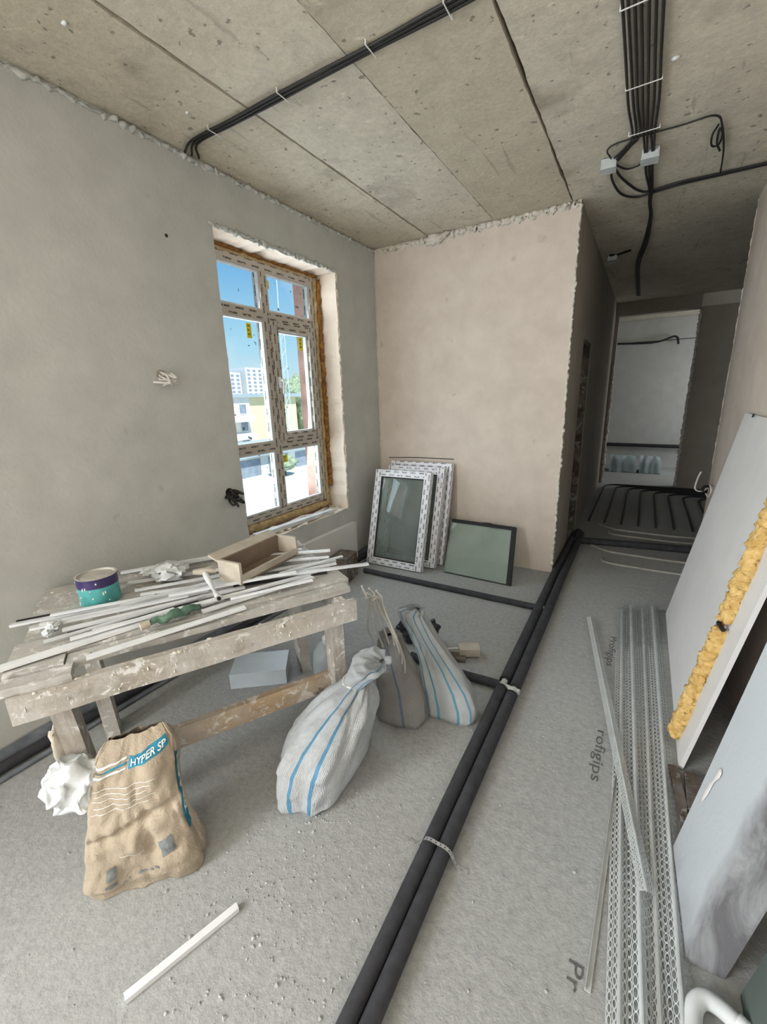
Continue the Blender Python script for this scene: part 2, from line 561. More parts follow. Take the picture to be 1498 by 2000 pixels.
M_blue_ink = plain('print_blue', (0.035, 0.22, 0.33), 0.8, 0.15, 0, 0.25, 40)
M_white_ink = plain('print_white', (0.74, 0.77, 0.76), 0.8, 0.15, 0, 0.2, 60)
M_grey_ink = plain('print_grey', (0.20, 0.22, 0.23), 0.85, 0.15, 0, 0.3, 60)
M_hose = plain('hose_dark', (0.03, 0.032, 0.035), 0.6, 0.3)
M_hose_pale = plain('hose_pale', (0.40, 0.39, 0.35), 0.5, 0.3)
M_strip_damp = plain('edge_strip', (0.17, 0.19, 0.22), 0.7, 0.25, 0, 0.35, 12, 0.3)

# ================================================================== THE SETTING
# ---------------- floor
b = MB()
b.quad([(-2.6, YREAR - .4, 0), (2.8, YREAR - .4, 0), (2.8, 10.4, 0), (-2.6, 10.4, 0)])
b.quad([(2.8, YREAR - .4, -.2), (-2.6, YREAR - .4, -.2), (-2.6, 10.4, -.2), (2.8, 10.4, -.2)])
floor = struct(b.build('floor', M_floor))

# ---------------- ceiling: precast slabs side by side, ragged joints between them
b = MB()
b.bb((-2.75, YREAR - .4, H + .03), (2.8, 10.4, H + .25))
ceiling = struct(b.build('ceiling', M_joint))
edges = [-2.62, -1.6916, -1.1359, -0.5831, 1.07, 2.75]
Y0, Y1, NY = YREAR - .2, 10.3, 420
for i in range(len(edges) - 1):
    xa, xb = edges[i], edges[i + 1]
    dz = [0.0, 0.004, -0.003, 0.003, 0.0][i]
    b = MB()
    closed = 0.0022
    LE, RE = [], []
    for k in range(NY + 1):
        y = Y0 + (Y1 - Y0) * k / NY
        g1 = closed + 0.009 * max(0, nz3((xa, y * 2.3, 0), 1, 3)) + 0.0045 * nz3((xa, y * 17, 1)) + .002
        g2 = closed + 0.009 * max(0, nz3((xb, y * 2.3, 0), 1, 9)) + 0.0045 * nz3((xb, y * 17, 2)) + .002
        LE.append(Vector((xa + max(g1, .001), y, H + dz)))
        RE.append(Vector((xb - max(g2, .001), y, H + dz)))
    up = Vector((0, 0, .05))
    for k in range(NY):
        b.quad([LE[k], LE[k + 1], RE[k + 1], RE[k]])
        b.quad([LE[k] + up, LE[k + 1] + up, LE[k + 1], LE[k]])
        b.quad([RE[k], RE[k + 1], RE[k + 1] + up, RE[k] + up])
    b.build('ceiling_slab', M_ceil[[0, 1, 2, 1, 0, 2, 1, 0][i]], ceiling)

# ---------------- left wall with the window opening (ragged plaster edge)
WY0, WY1, WZ0, WZ1 = 1.863, 3.013, 0.535, 2.477
def ragged(a, b, n, amp, axis_amp, seed):
    """points from a to b, jittered along axis_amp"""
    a, b, ax = Vector(a), Vector(b), Vector(axis_amp)
    out = []
    for k in range(n + 1):
        t = k / n
        p = a.lerp(b, t)
        e = 0 if k in (0, n) else 1
        out.append(p + ax * e * amp * (nz3((t * n * .35, seed, 0)) + .6 * nz3((t * n * .9, seed, 4))))
    return out
eL = ragged((XL, WY0, WZ0), (XL, WY0, WZ1), 46, .007, (0, 1, 0), 1.3)
eT = ragged((XL, WY0, WZ1), (XL, WY1, WZ1), 30, .022, (0, 0, 1), 5.1)
eR = ragged((XL, WY1, WZ1), (XL, WY1, WZ0), 46, .016, (0, 1, 0), 8.7)
eB = ragged((XL, WY1, WZ0), (XL, WY0, WZ0), 30, .012, (0, 0, 1), 11.9)
b = MB()
YA, YZ = YREAR - .1, 8.0
QY0, QY1, QZ0, QZ1 = -3.30, -1.30, .78, 2.52      # second window of the same wall, behind the camera
YM = 0.0
for q in (((YA, 0), (YM, QZ0)), ((YA, QZ1), (YM, H + .02)), ((YA, QZ0), (QY0, QZ1)), ((QY1, QZ0), (YM, QZ1))):
    b.bb((XL, q[0][0], q[0][1]), (XL - .26, q[1][0], q[1][1]))
YA = YM
b.quad([(XL, YA, WZ0), *eL, (XL, YA, WZ1)])
b.quad([(XL, YA, WZ1), *eT, (XL, YZ, WZ1), (XL, YZ, H + .02), (XL, YA, H + .02)])
b.quad([(XL, YZ, WZ1), *eR, (XL, YZ, WZ0)])
b.quad([(XL, YZ, WZ0), *eB, (XL, YA, WZ0), (XL, YA, 0), (XL, YZ, 0)])
for y0, y1, z0, z1 in ((YA, WY0 - .06, 0, H + .02), (WY1 + .06, YZ, 0, H + .02), (WY0 - .06, WY1 + .06, 0, WZ0 - .06), (WY0 - .06, WY1 + .06, WZ1 + .06, H + .02)):
    b.bb((XL - .015, y0, z0), (XL - .26, y1, z1))
struct(b.build('wall_left', M_wall_left))

# plastered reveal around the window, its back edge uneven
XF = -2.42
b = MB()
loop = eL[:-1] + eT[:-1] + eR[:-1] + eB[:-1]
n = len(loop)
def back(p, k, t):
    q = Vector((XL + (XF - .03 - XL) * t, p.y, p.z))
    c = Vector((0, (WY0 + WY1) / 2, (WZ0 + WZ1) / 2))
    a = .012 * nz3((q.x * 14, q.y * 5, q.z * 5), 1, 2) + .006 * nz3((q.x * 30, q.y * 18, q.z * 18))
    if q.z < WZ0 + .03:
        a *= 1.4
    q += Vector((0, (1 if p.y > c.y else -1) * (abs(p.y - c.y) > .5), (1 if p.z > c.z else -1) * (abs(p.z - c.z) > .9))) * abs(a)
    return q
rows = [[back(p, k, t / 6) for k, p in enumerate(loop)] for t in range(7)]
rows[0] = loop
for t in range(6):
    for k in range(n):
        k2 = (k + 1) % n
        b.quad([rows[t][k], rows[t + 1][k], rows[t + 1][k2], rows[t][k2]])
struct(b.build('trim_1', M_reveal, None, True, 60))

# outer brick leaf of the wall
b = MB()
OX0, OX1 = -2.51, -2.61
for y0, y1, z0, z1 in ((-4.5, QY0, -.2, 3.1), (QY0, QY1, -.2, QZ0), (QY0, QY1, QZ1, 3.1), (QY1, 1.90, -.2, 3.1), (2.93, YZ, -.2, 3.1), (1.90, 2.93, -.2, .60), (1.90, 2.93, 2.45, 3.1)):
    b.bb((OX0, y0, z0), (OX1, y1, z1))
struct(b.build('wall_exterior', M_brick))

# ---------------- back wall + corridor wall share the ragged pier edge
NP = 70
pier = []
for k in range(NP + 1):
    z = H * k / NP + (0.01 if k == NP else 0)
    j = .007 * nz3((z * 9, 3, 0)) + .006 * nz3((z * 31, 5, 0))
    pier.append(Vector((XP + j, YB + .5 * j, z)))
b = MB()
b.quad([(XL, YB, 0), *pier, (XL, YB, H + .01)])
b.quad([(XL, YB + .14, H + .01), (XP - .14, YB + .14, H + .01), (XP - .14, YB + .14, 0), (XL, YB + .14, 0)])
struct(b.build('wall_back', M_wall_back))
DY0, DY1, DZ = 4.38, 4.98, 1.965
YE = 7.90
b = MB()
lowk = [p for p in pier if p.z < DZ]
hik = [p for p in pier if p.z >= DZ]
b.quad([*reversed(lowk), (XP, DY0, 0), (XP, DY0, DZ), Vector((XP, YB, DZ))])
b.quad([Vector((XP, YB, DZ)), (XP, DY0, DZ), (XP, DY1, DZ), (XP, YE, DZ), (XP, YE, H + .01), *reversed(hik)])
b.quad([(XP, DY1, 0), (XP, YE, 0), (XP, YE, DZ), (XP, DY1, DZ)])
for q in ([(XP, DY0, 0), (XP - .14, DY0, 0), (XP - .14, DY0, DZ), (XP, DY0, DZ)], [(XP, DY1, DZ), (XP - .14, DY1, DZ), (XP - .14, DY1, 0), (XP, DY1, 0)],
          [(XP, DY0, DZ), (XP - .14, DY0, DZ), (XP - .14, DY1, DZ), (XP, DY1, DZ)],
          [(XP - .14, YB + .14, 0), (XP - .14, DY0, 0), (XP - .14, DY0, H), (XP - .14, YB + .14, H)],
          [(XP - .14, DY1, 0), (XP - .14, YE, 0), (XP - .14, YE, H), (XP - .14, DY1, H)],
          [(XP - .14, DY0, DZ), (XP - .14, DY1, DZ), (XP - .14, DY1, H), (XP - .14, DY0, H)]):
    b.quad(q)
struct(b.build('wall_corridor', M_wall_shaded))
# brown boards lining the doorway in the corridor wall
b = MB()
b.bb((XP - .005, DY1 - .035, 0), (XP - .13, DY1 - .001, DZ))
b.bb((XP - .005, DY0 + .001, 0), (XP - .13, DY0 + .035, DZ))
b.bb((XP - .005, DY0 + .035, DZ - .035), (XP - .13, DY1 - .035, DZ - .001))
struct(b.build('door_1', M_wood_dark))

# ---------------- right wall, the wall round its corner, rear wall, end wall, far room
b = MB()
b.bb((XR, YREAR - .1, 0), (XR + .16, YR, H + .01))
b.bb((XR + .16, YR - .16, 0), (2.7, YR, H + .01))
struct(b.build('wall_right', M_wall_back))
b = MB()
b.bb((2.6, YR, 0), (2.75, 10.2, H + .01))
struct(b.build('wall_side', M_wall_shaded))
b = MB()
RX0, RX1, RZ0, RZ1 = -2.0, -.90, .75, 2.45
for x0, x1, z0, z1 in ((XL - .2, RX0, 0, H), (RX1, XR + .16, 0, H), (RX0, RX1, 0, RZ0), (RX0, RX1, RZ1, H)):
    b.bb((x0, YREAR - .2, z0), (x1, YREAR, z1))
struct(b.build('wall_rear', M_wall_left))
b = MB()
xm = (RX0 + RX1) / 2
for x in (RX0 + .03, xm, RX1 - .03):
    b.bb((x - .03, YREAR - .14, RZ0), (x + .03, YREAR - .08, RZ1))
for z in (RZ0 + .03, RZ1 - .03):
    b.bb((RX0 + .06, YREAR - .14, z - .03), (xm - .03, YREAR - .08, z + .03))
    b.bb((xm + .03, YREAR - .14, z - .03), (RX1 - .06, YREAR - .08, z + .03))
struct(b.build('window_2', M_pvc))
b = MB()
for y in (QY0 + .03, (QY0 + QY1) / 2, QY1 - .03):
    b.bb((XL - .20, y - .03, QZ0), (XL - .14, y + .03, QZ1))
for z in (QZ0 + .03, QZ1 - .03):
    b.bb((XL - .20, QY0 + .06, z - .03), (XL - .14, QY1 - .06, z + .03))
struct(b.build('window_3', M_pvc))
EX0, EX1, EZ = -.475, .545, 2.60
b = MB()
for x0, x1, z0, z1 in ((-2.4, EX0, 0, H), (EX1, 2.7, 0, H - .17), (EX0, EX1, EZ, H)):
    b.bb((x0, YE, z0), (x1, YE + .16, z1))
struct(b.build('wall_end', M_wall_shaded))
b = MB()
b.bb((EX1, YE + .01, H - .17), (2.7, YE + .16, H))
struct(b.build('trim_2', M_plaster_lump))
b = MB()
b.bb((-2.4, 10.0, 0), (2.7, 10.16, 2.38))
b.bb((-2.4, 10.02, 2.40), (2.7, 10.16, H))
b.bb((-2.4, 10.05, 2.379), (2.7, 10.15, 2.401))
struct(b.build('wall_far', M_wall_left))
b = MB()
b.bb((-2.5, YE, 0), (-2.4, 10.1, H))
struct(b.build('wall_far_side', M_wall_shaded))

# ---------------- rough plaster beads along the edges of the room
def bead(name, pts, r, amp, seed, mat, n=8, flat=None):
    P = []
    Rr = []
    for i, p in enumerate(pts):
        p = Vector(p)
        k = .55 + .9 * abs(nz3((i * .21, seed, 0))) + .5 * nz3((i * .77, seed, 3))
        Rr.append(max(.15, k) * r)
        P.append(p + Vector((nz3((i * .4, seed, 1)), nz3((i * .4, seed, 2)), nz3((i * .4, seed, 3)))) * amp)
    m = MB().tube(P, Rr, n, True)
    m.v = [tuple(Vector(q) + Vector((nz3(Vector(q) * 40), nz3(Vector(q) * 40, 1, 5), nz3(Vector(q) * 40, 1, 9))) * r * .8) for q in m.v]
    return struct(m.build(name, mat, None, True, 180))
def line(a, b, n):
    a, b = Vector(a), Vector(b)
    return [a.lerp(b, k / n) for k in range(n + 1)]
bead('trim_3', line((XP - .004, YB + .002, .06), (XP - .004, YB + .002, H - .03), 260), .013, .009, 1.0, M_plaster_lump)
bead('trim_4', line((XL + .02, YB + .004, H - .028), (XP - .01, YB + .004, H - .020), 220), .027, .016, 2.0, M_plaster_lump, 10)
bead('trim_5', line((XL + .002, -.2, H - .018), (XL + .002, YB, H - .018), 420), .015, .014, 3.0, M_wall_left)
bead('trim_6', line((XL + .006, YB - .004, .02), (XL + .006, YB - .004, H - .05), 120), .007, .003, 4.0, M_plaster_lump)
bead('trim_7', line((XL + .001, WY0 - .02, WZ1 + .012), (XL + .001, WY1 + .02, WZ1 + .012), 130), .016, .016, 5.0, M_wall_left)
bead('trim_8', line((XL - .004, WY1 + .012, WZ0 - .02), (XL - .004, WY1 + .012, WZ1), 90), .014, .008, 6.0, M_reveal)
bead('trim_9', line((EX1, YE - .004, 0.02), (EX1, YE - .004, 2.55), 120), .022, .008, 7.0, M_plaster_lump)
bead('trim_10', line((EX0, YE - .004, 0.02), (EX0, YE - .004, 1.9), 90), .022, .008, 8.0, M_plaster_lump)
bead('trim_11', line((XR + .002, YR - .004, .9), (XR + .002, YR - .004, H - .02), 80), .007, .004, 9.0, M_wall_back)
# edge insulation strip at the foot of the left wall
b = MB()
NB = 60
def strip(u, v):
    y = -.3 + u * 3.85
    z = v * (.085 + .012 * nz3((y * 5, 1, 0)))
    return Vector((XL + .006 + .008 * (1 + nz3((y * 4, z * 20, 0))) + (1 - v) * .012, y, z))
b.grid(strip, NB, 4)
struct(b.build('baseboard_left', M_strip_damp, None, True, 180))

# ================================================================== WINDOW in the left wall
win = empty('window_1', (XF, 2.43, .62))
struct(win)
fy0, fy1, fz0, fz1 = 1.90, 2.955, .62, 2.445
XI, XO = -2.42, -2.49
def frame_bar(name, y0, y1, z0, z1, mat=M_pvc_film_backlit, x0=XI, x1=XO, parent=win):
    return bevel(MB().bb((x0, y0, z0), (x1, y1, z1)).build(name, mat, parent), .004, 1)
T = .055
frame_bar('frame_bar', fy0, fy0 + T, fz0, fz1)
frame_bar('frame_bar', fy1 - T, fy1, fz0, fz1)
frame_bar('frame_bar', fy0 + T, fy1 - T, fz1 - T, fz1)
frame_bar('frame_bar', fy0 + T, fy1 - T, fz0, fz0 + T)
my = 2.41
frame_bar('mullion', my - .035, my + .035, fz0 + T, fz1 - T)
for z in (1.165, 2.10):
    frame_bar('transom', fy0 + T, my - .035, z - .035, z + .035)
    frame_bar('transom', my + .035, fy1 - T, z - .035, z + .035)
# opening sash in the middle right light
sash = empty('sash', (XI, 2.67, 1.2))
sash.parent = win
sash.location = Vector((XI, 2.67, 1.2)) - Vector((XF, 2.43, .62))
WORLD[sash.name] = Vector((XI, 2.67, 1.2))
sy0, sy1, sz0, sz1 = my + .03, fy1 - T + .005, 1.195, 2.07
for y0, y1, z0, z1 in ((sy0, sy0 + .06, sz0, sz1), (sy1 - .06, sy1, sz0, sz1), (sy0 + .06, sy1 - .06, sz0, sz0 + .06), (sy0 + .06, sy1 - .06, sz1 - .06, sz1)):
    bevel(MB().bb((XI + .018, y0, z0), (XI - .05, y1, z1)).build('sash_bar', M_pvc_film_backlit, sash), .004, 1)
h = MB()
h.bb((XI + .018, sy0 + .018, 1.60), (XI + .026, sy0 + .042, 1.68))
h.tube([(XI + .026, sy0 + .03, 1.655), (XI + .055, sy0 + .03, 1.655)], .008, 8)
h.tube(smooth_path([(XI + .052, sy0 + .03, 1.663), (XI + .056, sy0 + .03, 1.62), (XI + .050, sy0 + .03, 1.555)], 5), .0085, 8)
h.build('handle', M_pvc, sash, True)
# glass panes with inner glazing beads
def pane(y0, y1, z0, z1, par, x=-2.455):
    m = MB()
    m.bb((x - .002, y0, z0), (x + .002, y1, z1))
    m.build('pane', M_glass, par)
    g = MB()
    t = .012
    for a, c, d, e2 in ((y0, y0 + t, z0, z1), (y1 - t, y1, z0, z1), (y0 + t, y1 - t, z0, z0 + t), (y0 + t, y1 - t, z1 - t, z1)):
        g.bb((x + .004, a, d), (x + .028, c, e2))
    g.build('glazing_bead', M_pvc_dusty, par)
for z0, z1 in ((fz0 + T, 1.13), (1.20, 2.065), (2.135, fz1 - T)):
    pane(fy0 + T, my - .035, z0, z1, win)
pane(my + .035, fy1 - T, fz0 + T, 1.13, win)
pane(my + .035, fy1 - T, 2.135, fz1 - T, win)
pane(sy0 + .06, sy1 - .06, sz0 + .06, sz1 - .06, sash)
for y, z, wy, wz in ((2.472, 2.325, .05, .055), (2.262, 1.99, .045, .10), (2.795, 1.945, .045, .10), (2.500, 1.05, .06, .06), (1.985, 2.34, .05, .06)):
    m = MB()
    m.bb((-2.4515, y - wy / 2, z - wz / 2), (-2.4525, y + wy / 2, z + wz / 2))
    st = m.build('sticker', M_sticker, win)
    m = MB()
    for k in range(3):
        m.bb((-2.4508, y - wy * .28, z - wz * (.3 - .28 * k)), (-2.4514, y + wy * (.22 - .12 * (k % 2)), z - wz * (.18 - .28 * k)))
    m.build('sticker_print', M_sticker_ink, st)
# mounting foam squeezed out around the frame
def foam_run(name, a, b, r, seed, mat, par, n=70, squash=None):
    P, Rr = [], []
    for i, p in enumerate(line(a, b, n)):
        Rr.append(r * (.75 + .45 * abs(nz3((i * .33, seed, 0))) + .25 * nz3((i * .9, seed, 1))))
        P.append(p + Vector((nz3((i * .2, seed, 1)), nz3((i * .2, seed, 2)), nz3((i * .2, seed, 3)))) * r * .3)
    m = MB().tube(P, Rr, 10, True)
    m.v = [tuple(Vector(q) + Vector((nz3(Vector(q) * 38), nz3(Vector(q) * 38, 1, 5), nz3(Vector(q) * 38, 1, 9))) * r * .4) for q in m.v]
    return m.build(name, mat, par, True, 180)
foam_run('foam_seam', (XI - .01, fy1 + .024, fz0 - .02), (XI - .01, fy1 + .024, fz1 + .02), .026, 1.0, M_foam_tan, win)
foam_run('foam_seam', (XI + .020, fy1 + .046, fz0 + .12), (XI + .020, fy1 + .046, fz1 - .0), .021, 2.0, M_foam_old, win, 150)
foam_run('foam_seam', (XI - .01, fy0 - .02, fz0 - .02), (XI - .01, fy0 - .02, fz1 + .02), .022, 3.0, M_foam_tan, win)
foam_run('foam_seam', (XI - .01, fy0, fz1 + .012), (XI - .01, fy1 + .03, fz1 + .012), .020, 4.0, M_foam_tan, win, 50)
foam_run('foam_seam', (XI + .012, fy0, fz1 + .027), (XI + .012, fy1 + .03, fz1 + .027), .010, 4.5, M_foam_old, win, 50)
foam_run('foam_seam', (XI - .00, fy0 + .1, fz0 - .034), (XI - .00, fy1 + .03, fz0 - .034), .034, 5.0, M_foam_tan, win, 50)
m = MB()
for k in range(7):
    z = .49 + k * .024
    m.bb((XI + .02, 1.925, z), (XI + .034, 1.975, z + .013), 0)
m.build('anchor_plate', M_rubber, win)

# ================================================================== OUTSIDE, seen through the window
M_yard = plain('yard_pale', (0.72, 0.74, 0.72), 0.95, 0.1, 0, 0.08, .6)
M_yellow = plain('facade_yellow', (0.84, 0.74, 0.46), 0.9, 0.1, 0, 0.06, .5)  # paled towards white, overexposed daylight put into the colour
M_white_f = plain('facade_white', (0.80, 0.80, 0.78), 0.9, 0.1, 0, 0.05, .5)
M_roof = plain('roof_grey', (0.36, 0.44, 0.48), 0.8, 0.2, 0, 0.08, .6)
M_pane_far = plain('far_pane', (0.24, 0.29, 0.36), 0.3, 0.5, 0, 0.2, 2)
M_leaf = plain('tree_leaf', (0.30, 0.38, 0.26), 0.9, 0.1, 0, 0.5, 3, 0.5)  # leaf green paled likewise to look overexposed
M_trunk = plain('tree_trunk', (0.2, 0.15, 0.1), 0.9, 0.1)
M_mast = plain('mast_pale', (0.55, 0.66, 0.72), 0.6, 0.3)
b = MB()
b.quad([(-300, -150, -4.2), (-2.9, -150, -4.2), (-2.9, 250, -4.2), (-300, 250, -4.2)])
b.quad([(-300, 250, -4.4), (-2.9, 250, -4.4), (-2.9, -150, -4.4), (-300, -150, -4.4)])
g = b.build('outside_ground', M_yard)
struct(g)

blk = thing('apartment_building', (-36, 28, -4.2), 'yellow and white apartment building with grey flat roof seen through the window', 'building')
MB().bb((-43, 14, -4.2), (-35, 31.3, 2.0)).build('wall_white', M_white_f, blk)
MB().bb((-43, 31.3, -4.2), (-35.2, 38.5, 2.0)).build('wall_yellow', M_yellow, blk)
MB().bb((-43.4, 13.6, 2.0), (-34.6, 39, 2.35)).build('roof', M_roof, blk)
pane_me = None
for r in range(3):
    z = 0.35 - r * 1.75
    for y in (15.5, 18.1, 20.7, 23.3, 25.9, 28.6, 30.3):
        wdw = MB().bb((-35.02, y - .5, z), (-34.93, y + .5, z + 1.05)).build('window_far', M_white_f, blk)
        MB().bb((-34.93, y - .42, z + .08), (-34.90, y + .42, z + .97)).build('pane', M_pane_far, wdw)
for r in range(2):
    z = -.25 - r * 1.75
    MB().bb((-34.9, 27.4, z - .12), (-33.9, 30.9, z + .45)).build('balcony', M_white_f, blk)
shed = thing('garage_row', (-28, 26, -4.2), 'low garage row with a pale grey sheet roof in front of the yellow building', 'garage')
MB().bb((-29.5, 14, -4.2), (-26, 38, -2.25)).build('wall_white', M_white_f, shed)
rf = MB()
rf.hexa([(-29.9, 13.6, -2.0), (-25.4, 13.6, -2.6), (-25.4, 38.4, -2.6), (-29.9, 38.4, -2.0), (-29.9, 13.6, -1.85), (-25.4, 13.6, -2.45), (-25.4, 38.4, -2.45), (-29.9, 38.4, -1.85)])
rf.build('roof', M_roof, shed)
for k in range(7):
    MB().bb((-26.02, 15 + k * 3.2, -4.2), (-25.95, 17.3 + k * 3.2, -2.85)).build('garage_door', M_pane_far, shed)
for i, (y0, y1, zt) in enumerate(((114, 122, 13.0), (125, 134, 15.2))):
    tw = thing('tower_block', (-142, (y0 + y1) / 2, -4.2), ['shorter white tower block on the skyline, left of the taller one', 'taller white tower block on the skyline with dark window columns'][i], 'building', 'tower blocks on the skyline')
    MB().bb((-150, y0, -4.2), (-140, y1, zt)).build('wall_white', M_white_f, tw)
    for k in range(3):
        c = MB()
        yy = y0 + (y1 - y0) * (k + .5) / 3
        for r in range(7):
            z = zt - 1.6 - r * 1.55
            c.bb((-140.05, yy - .75, z), (-139.9, yy + .75, z + .95))
        c.build('window_column', M_pane_far, tw)
def blob(m, c, r, seed, nu=18, nv=12, amp=.35):
    c = Vector(c)
    def fn(u, v):
        a, t = 2 * math.pi * u, math.pi * v
        d = Vector((math.sin(t) * math.cos(a), math.sin(t) * math.sin(a), -math.cos(t)))
        return c + Vector((d.x * r[0], d.y * r[1], d.z * r[2])) * (1 + amp * nz3(d * 2.2, 1, seed) + amp * .6 * nz3(d * 5.5, 1, seed))
    m.grid(fn, nu, nv, True)
trees = [((-44, 48.0, -4.2), 8.6, 2.3, 'tall loose green tree behind the lattice mast'), ((-36, 41.6, -4.2), 7.0, 2.2, 'broad green tree nearest the brick edge of the window'),
         ((-54, 63.0, -4.2), 10, 3.2, 'distant green tree showing above the broad one'), ((-24, 24.4, -4.2), 1.5, 1.0, 'small green bush standing in the pale yard')]
for i, (p, ht, r, lab) in enumerate(trees):
    t = thing('tree', p, lab, 'tree')
    c = MB()
    blob(c, (p[0], p[1], p[2] + ht * .66), (r, r, ht * .36), 3 + i)
    blob(c, (p[0] + r * .4, p[1] - r * .5, p[2] + ht * .55), (r * .7, r * .7, ht * .25), 9 + i)
    c.build('crown', M_leaf, t, True, 180)
    MB().tube([p, (p[0], p[1], p[2] + ht * .6)], [.16 * r / 2, .08 * r / 2], 8).build('trunk', M_trunk, t, True)
mast = thing('lattice_mast', (-31.6, 33.1, -4.2), 'pale slender lattice mast rising in front of the trees outside', 'mast')
q = .28
for dx, dy in ((-q, -q), (q, -q), (q, q), (-q, q)):
    MB().tube([(-31.6 + dx, 33.1 + dy, -4.2), (-31.6 + dx, 33.1 + dy, 8.0)], .045, 6).build('leg', M_mast, mast)
for k in range(16):
    z = -4.0 + k * .75
    c = MB()
    s = 1 if k % 2 else -1
    c.tube([(-31.6 + q, 33.1 - q * s, z), (-31.6 + q, 33.1 + q * s, z + .75)], .03, 5)
    c.tube([(-31.6 - q * s, 33.1 - q, z), (-31.6 + q * s, 33.1 - q, z + .75)], .03, 5)
    c.build('brace', M_mast, mast)
MB().tube([(-31.6, 33.1, 8.0), (-31.6, 33.3, 13.0)], .05, 6).build('antenna', M_mast, mast)

# ================================================================== PIPES on the floor
def pipe_seg(pts, r, par=None, name='insulation', mat=None, n=14):
    return MB().tube(pts, r, n).build(name, mat or M_pipe, par, True, 50)
def pr(y):
    return min(.031, max(.0238, .0238 + (y - .6) * .0036))
def px(i, y):
    left = -.4585 - .0105 * min(3.0, max(0, y - .5))
    return left if i == 0 else left + 2 * pr(y) + .0015
for i in range(2):
    t = thing('heating_pipe', (px(i, 2), 2, 0), ['left one of the two long dark insulated pipes across the floor', 'right one of the two long dark insulated pipes across the floor'][i], 'pipe', 'pair of long insulated pipes')
    gap0 = 1.885 if i == 0 else 1.86
    g1 = gap0 + (.075 if i == 0 else .06)
    wob = lambda y: (px(i, y) + .002 * nz3((y * 1.3, i, 0)), y, pr(y) + .001)
    def seg(y0, y1, n):
        ys = [y0 + (y1 - y0) * k / n for k in range(n + 1)]
        pipe_seg([wob(y) for y in ys], [pr(y) for y in ys], t)
    seg(-1.2, gap0, 24)
    seg(g1, 2.90, 10)
    seg(2.905, 4.75, 14)
    pipe_seg([wob(gap0 - .01), wob(g1 + .01)], .017, t, 'bare_pipe', M_pipe_bare)
    for ye in (gap0, g1, 2.9025):
        pipe_seg([(px(i, ye), ye - .006, pr(ye) + .001), (px(i, ye), ye + .006, pr(ye) + .001)], pr(ye) * 1.03, t, 'insulation_end', M_rubber)
t = thing('branch_pipe', (-1.2, 2.868, 0), 'thin black insulated branch pipe running towards the leaning window leaf', 'pipe')
pipe_seg([(-1.98 + k * .093, 2.874 + .006 * nz3((k * .6, 1, 0)), .024) for k in range(16)] + [(-.50, 2.866, .028)], .022, t)
pipe_seg([(-.505, 2.866, .030), (-.435, 2.866, .03)], .015, t, 'tee_fitting', M_pipe_bare)
t = thing('branch_pipe', (-.65, 1.915, 0), 'short thin insulated branch pipe beside the trowel and the sacks', 'pipe')
pipe_seg([(-1.02, 1.93, .024), (-.88, 1.905, .024), (-.66, 1.91, .024), (-.49, 1.918, .026)], .023, t)
pipe_seg([(-.495, 1.918, .03), (-.385, 1.902, .03)], .014, t, 'tee_fitting', M_pipe_bare)
t = thing('branch_pipe', (.1, 4.62, 0), 'black insulated pipe crossing the dark corridor floor', 'pipe')
pipe_seg([(-.5, 4.50, .03), (-.2, 4.56, .03), (.2, 4.62, .03), (1.2, 4.75, .03)], .035, t)
pipe_seg([(-.46, 4.50, .03), (-.46, 4.80, .03)], .04, t, 'pipe_bend', M_rubber)
t = thing('branch_pipe', (XL + .06, 1, 0), 'dark insulated pipe lying along the foot of the left wall', 'pipe')
pipe_seg([(XL + .05 + .006 * nz3((k * .5, 2, 0)), -.6 + k * .2, .027) for k in range(20)], .024, t)
pipe_seg([(XL + .105 + .006 * nz3((k * .5, 7, 0)), -.6 + k * .2, .012) for k in range(20)], .010, t, 'thin_pipe', M_strip_damp)
# perforated steel strap over the pair of pipes
sp = [(-.545, .984, .003), (-.508, .985, .004), (-.492, .986, .026), (-.480, .987, .046), (-.461, .988, .0535), (-.435, .988, .0525), (-.410, .988, .0535), (-.388, .987, .046), (-.376, .986, .026), (-.362, .985, .004), (-.325, .985, .003)]
sp = smooth_path(sp, 3)
m = MB()
wds = .0065
def strap_cell(m, a, b, hole):
    side = Vector((0, wds, 0))
    if not hole:
        m.quad([a - side, b - side, b + side, a + side])
        return
    d = b - a
    ring_o, ring_i = [], []
    for k in range(8):
        an = 2 * math.pi * (k + .5) / 8
        cx_, cy_ = math.cos(an), math.sin(an)
        s_ = 1 / max(abs(cx_), abs(cy_))
        ring_o.append(a + d * (.5 + .5 * cx_ * s_) + side * cy_ * s_)
        ring_i.append(a + d * (.5 + .30 * cx_) + side * .5 * cy_)
    for k in range(8):
        k2 = (k + 1) % 8
        m.quad([ring_o[k], ring_o[k2], ring_i[k2], ring_i[k]])
acc = 0
for k in range(len(sp) - 1):
    strap_cell(m, Vector(sp[k]), Vector(sp[k + 1]), k % 2 == 0)
strap = m.build('pipe_strap', M_steel)
sm = strap.modifiers.new('thick', 'SOLIDIFY')
sm.thickness = .0012
tag(strap, 'perforated steel strap holding down the two long pipes', 'strap')

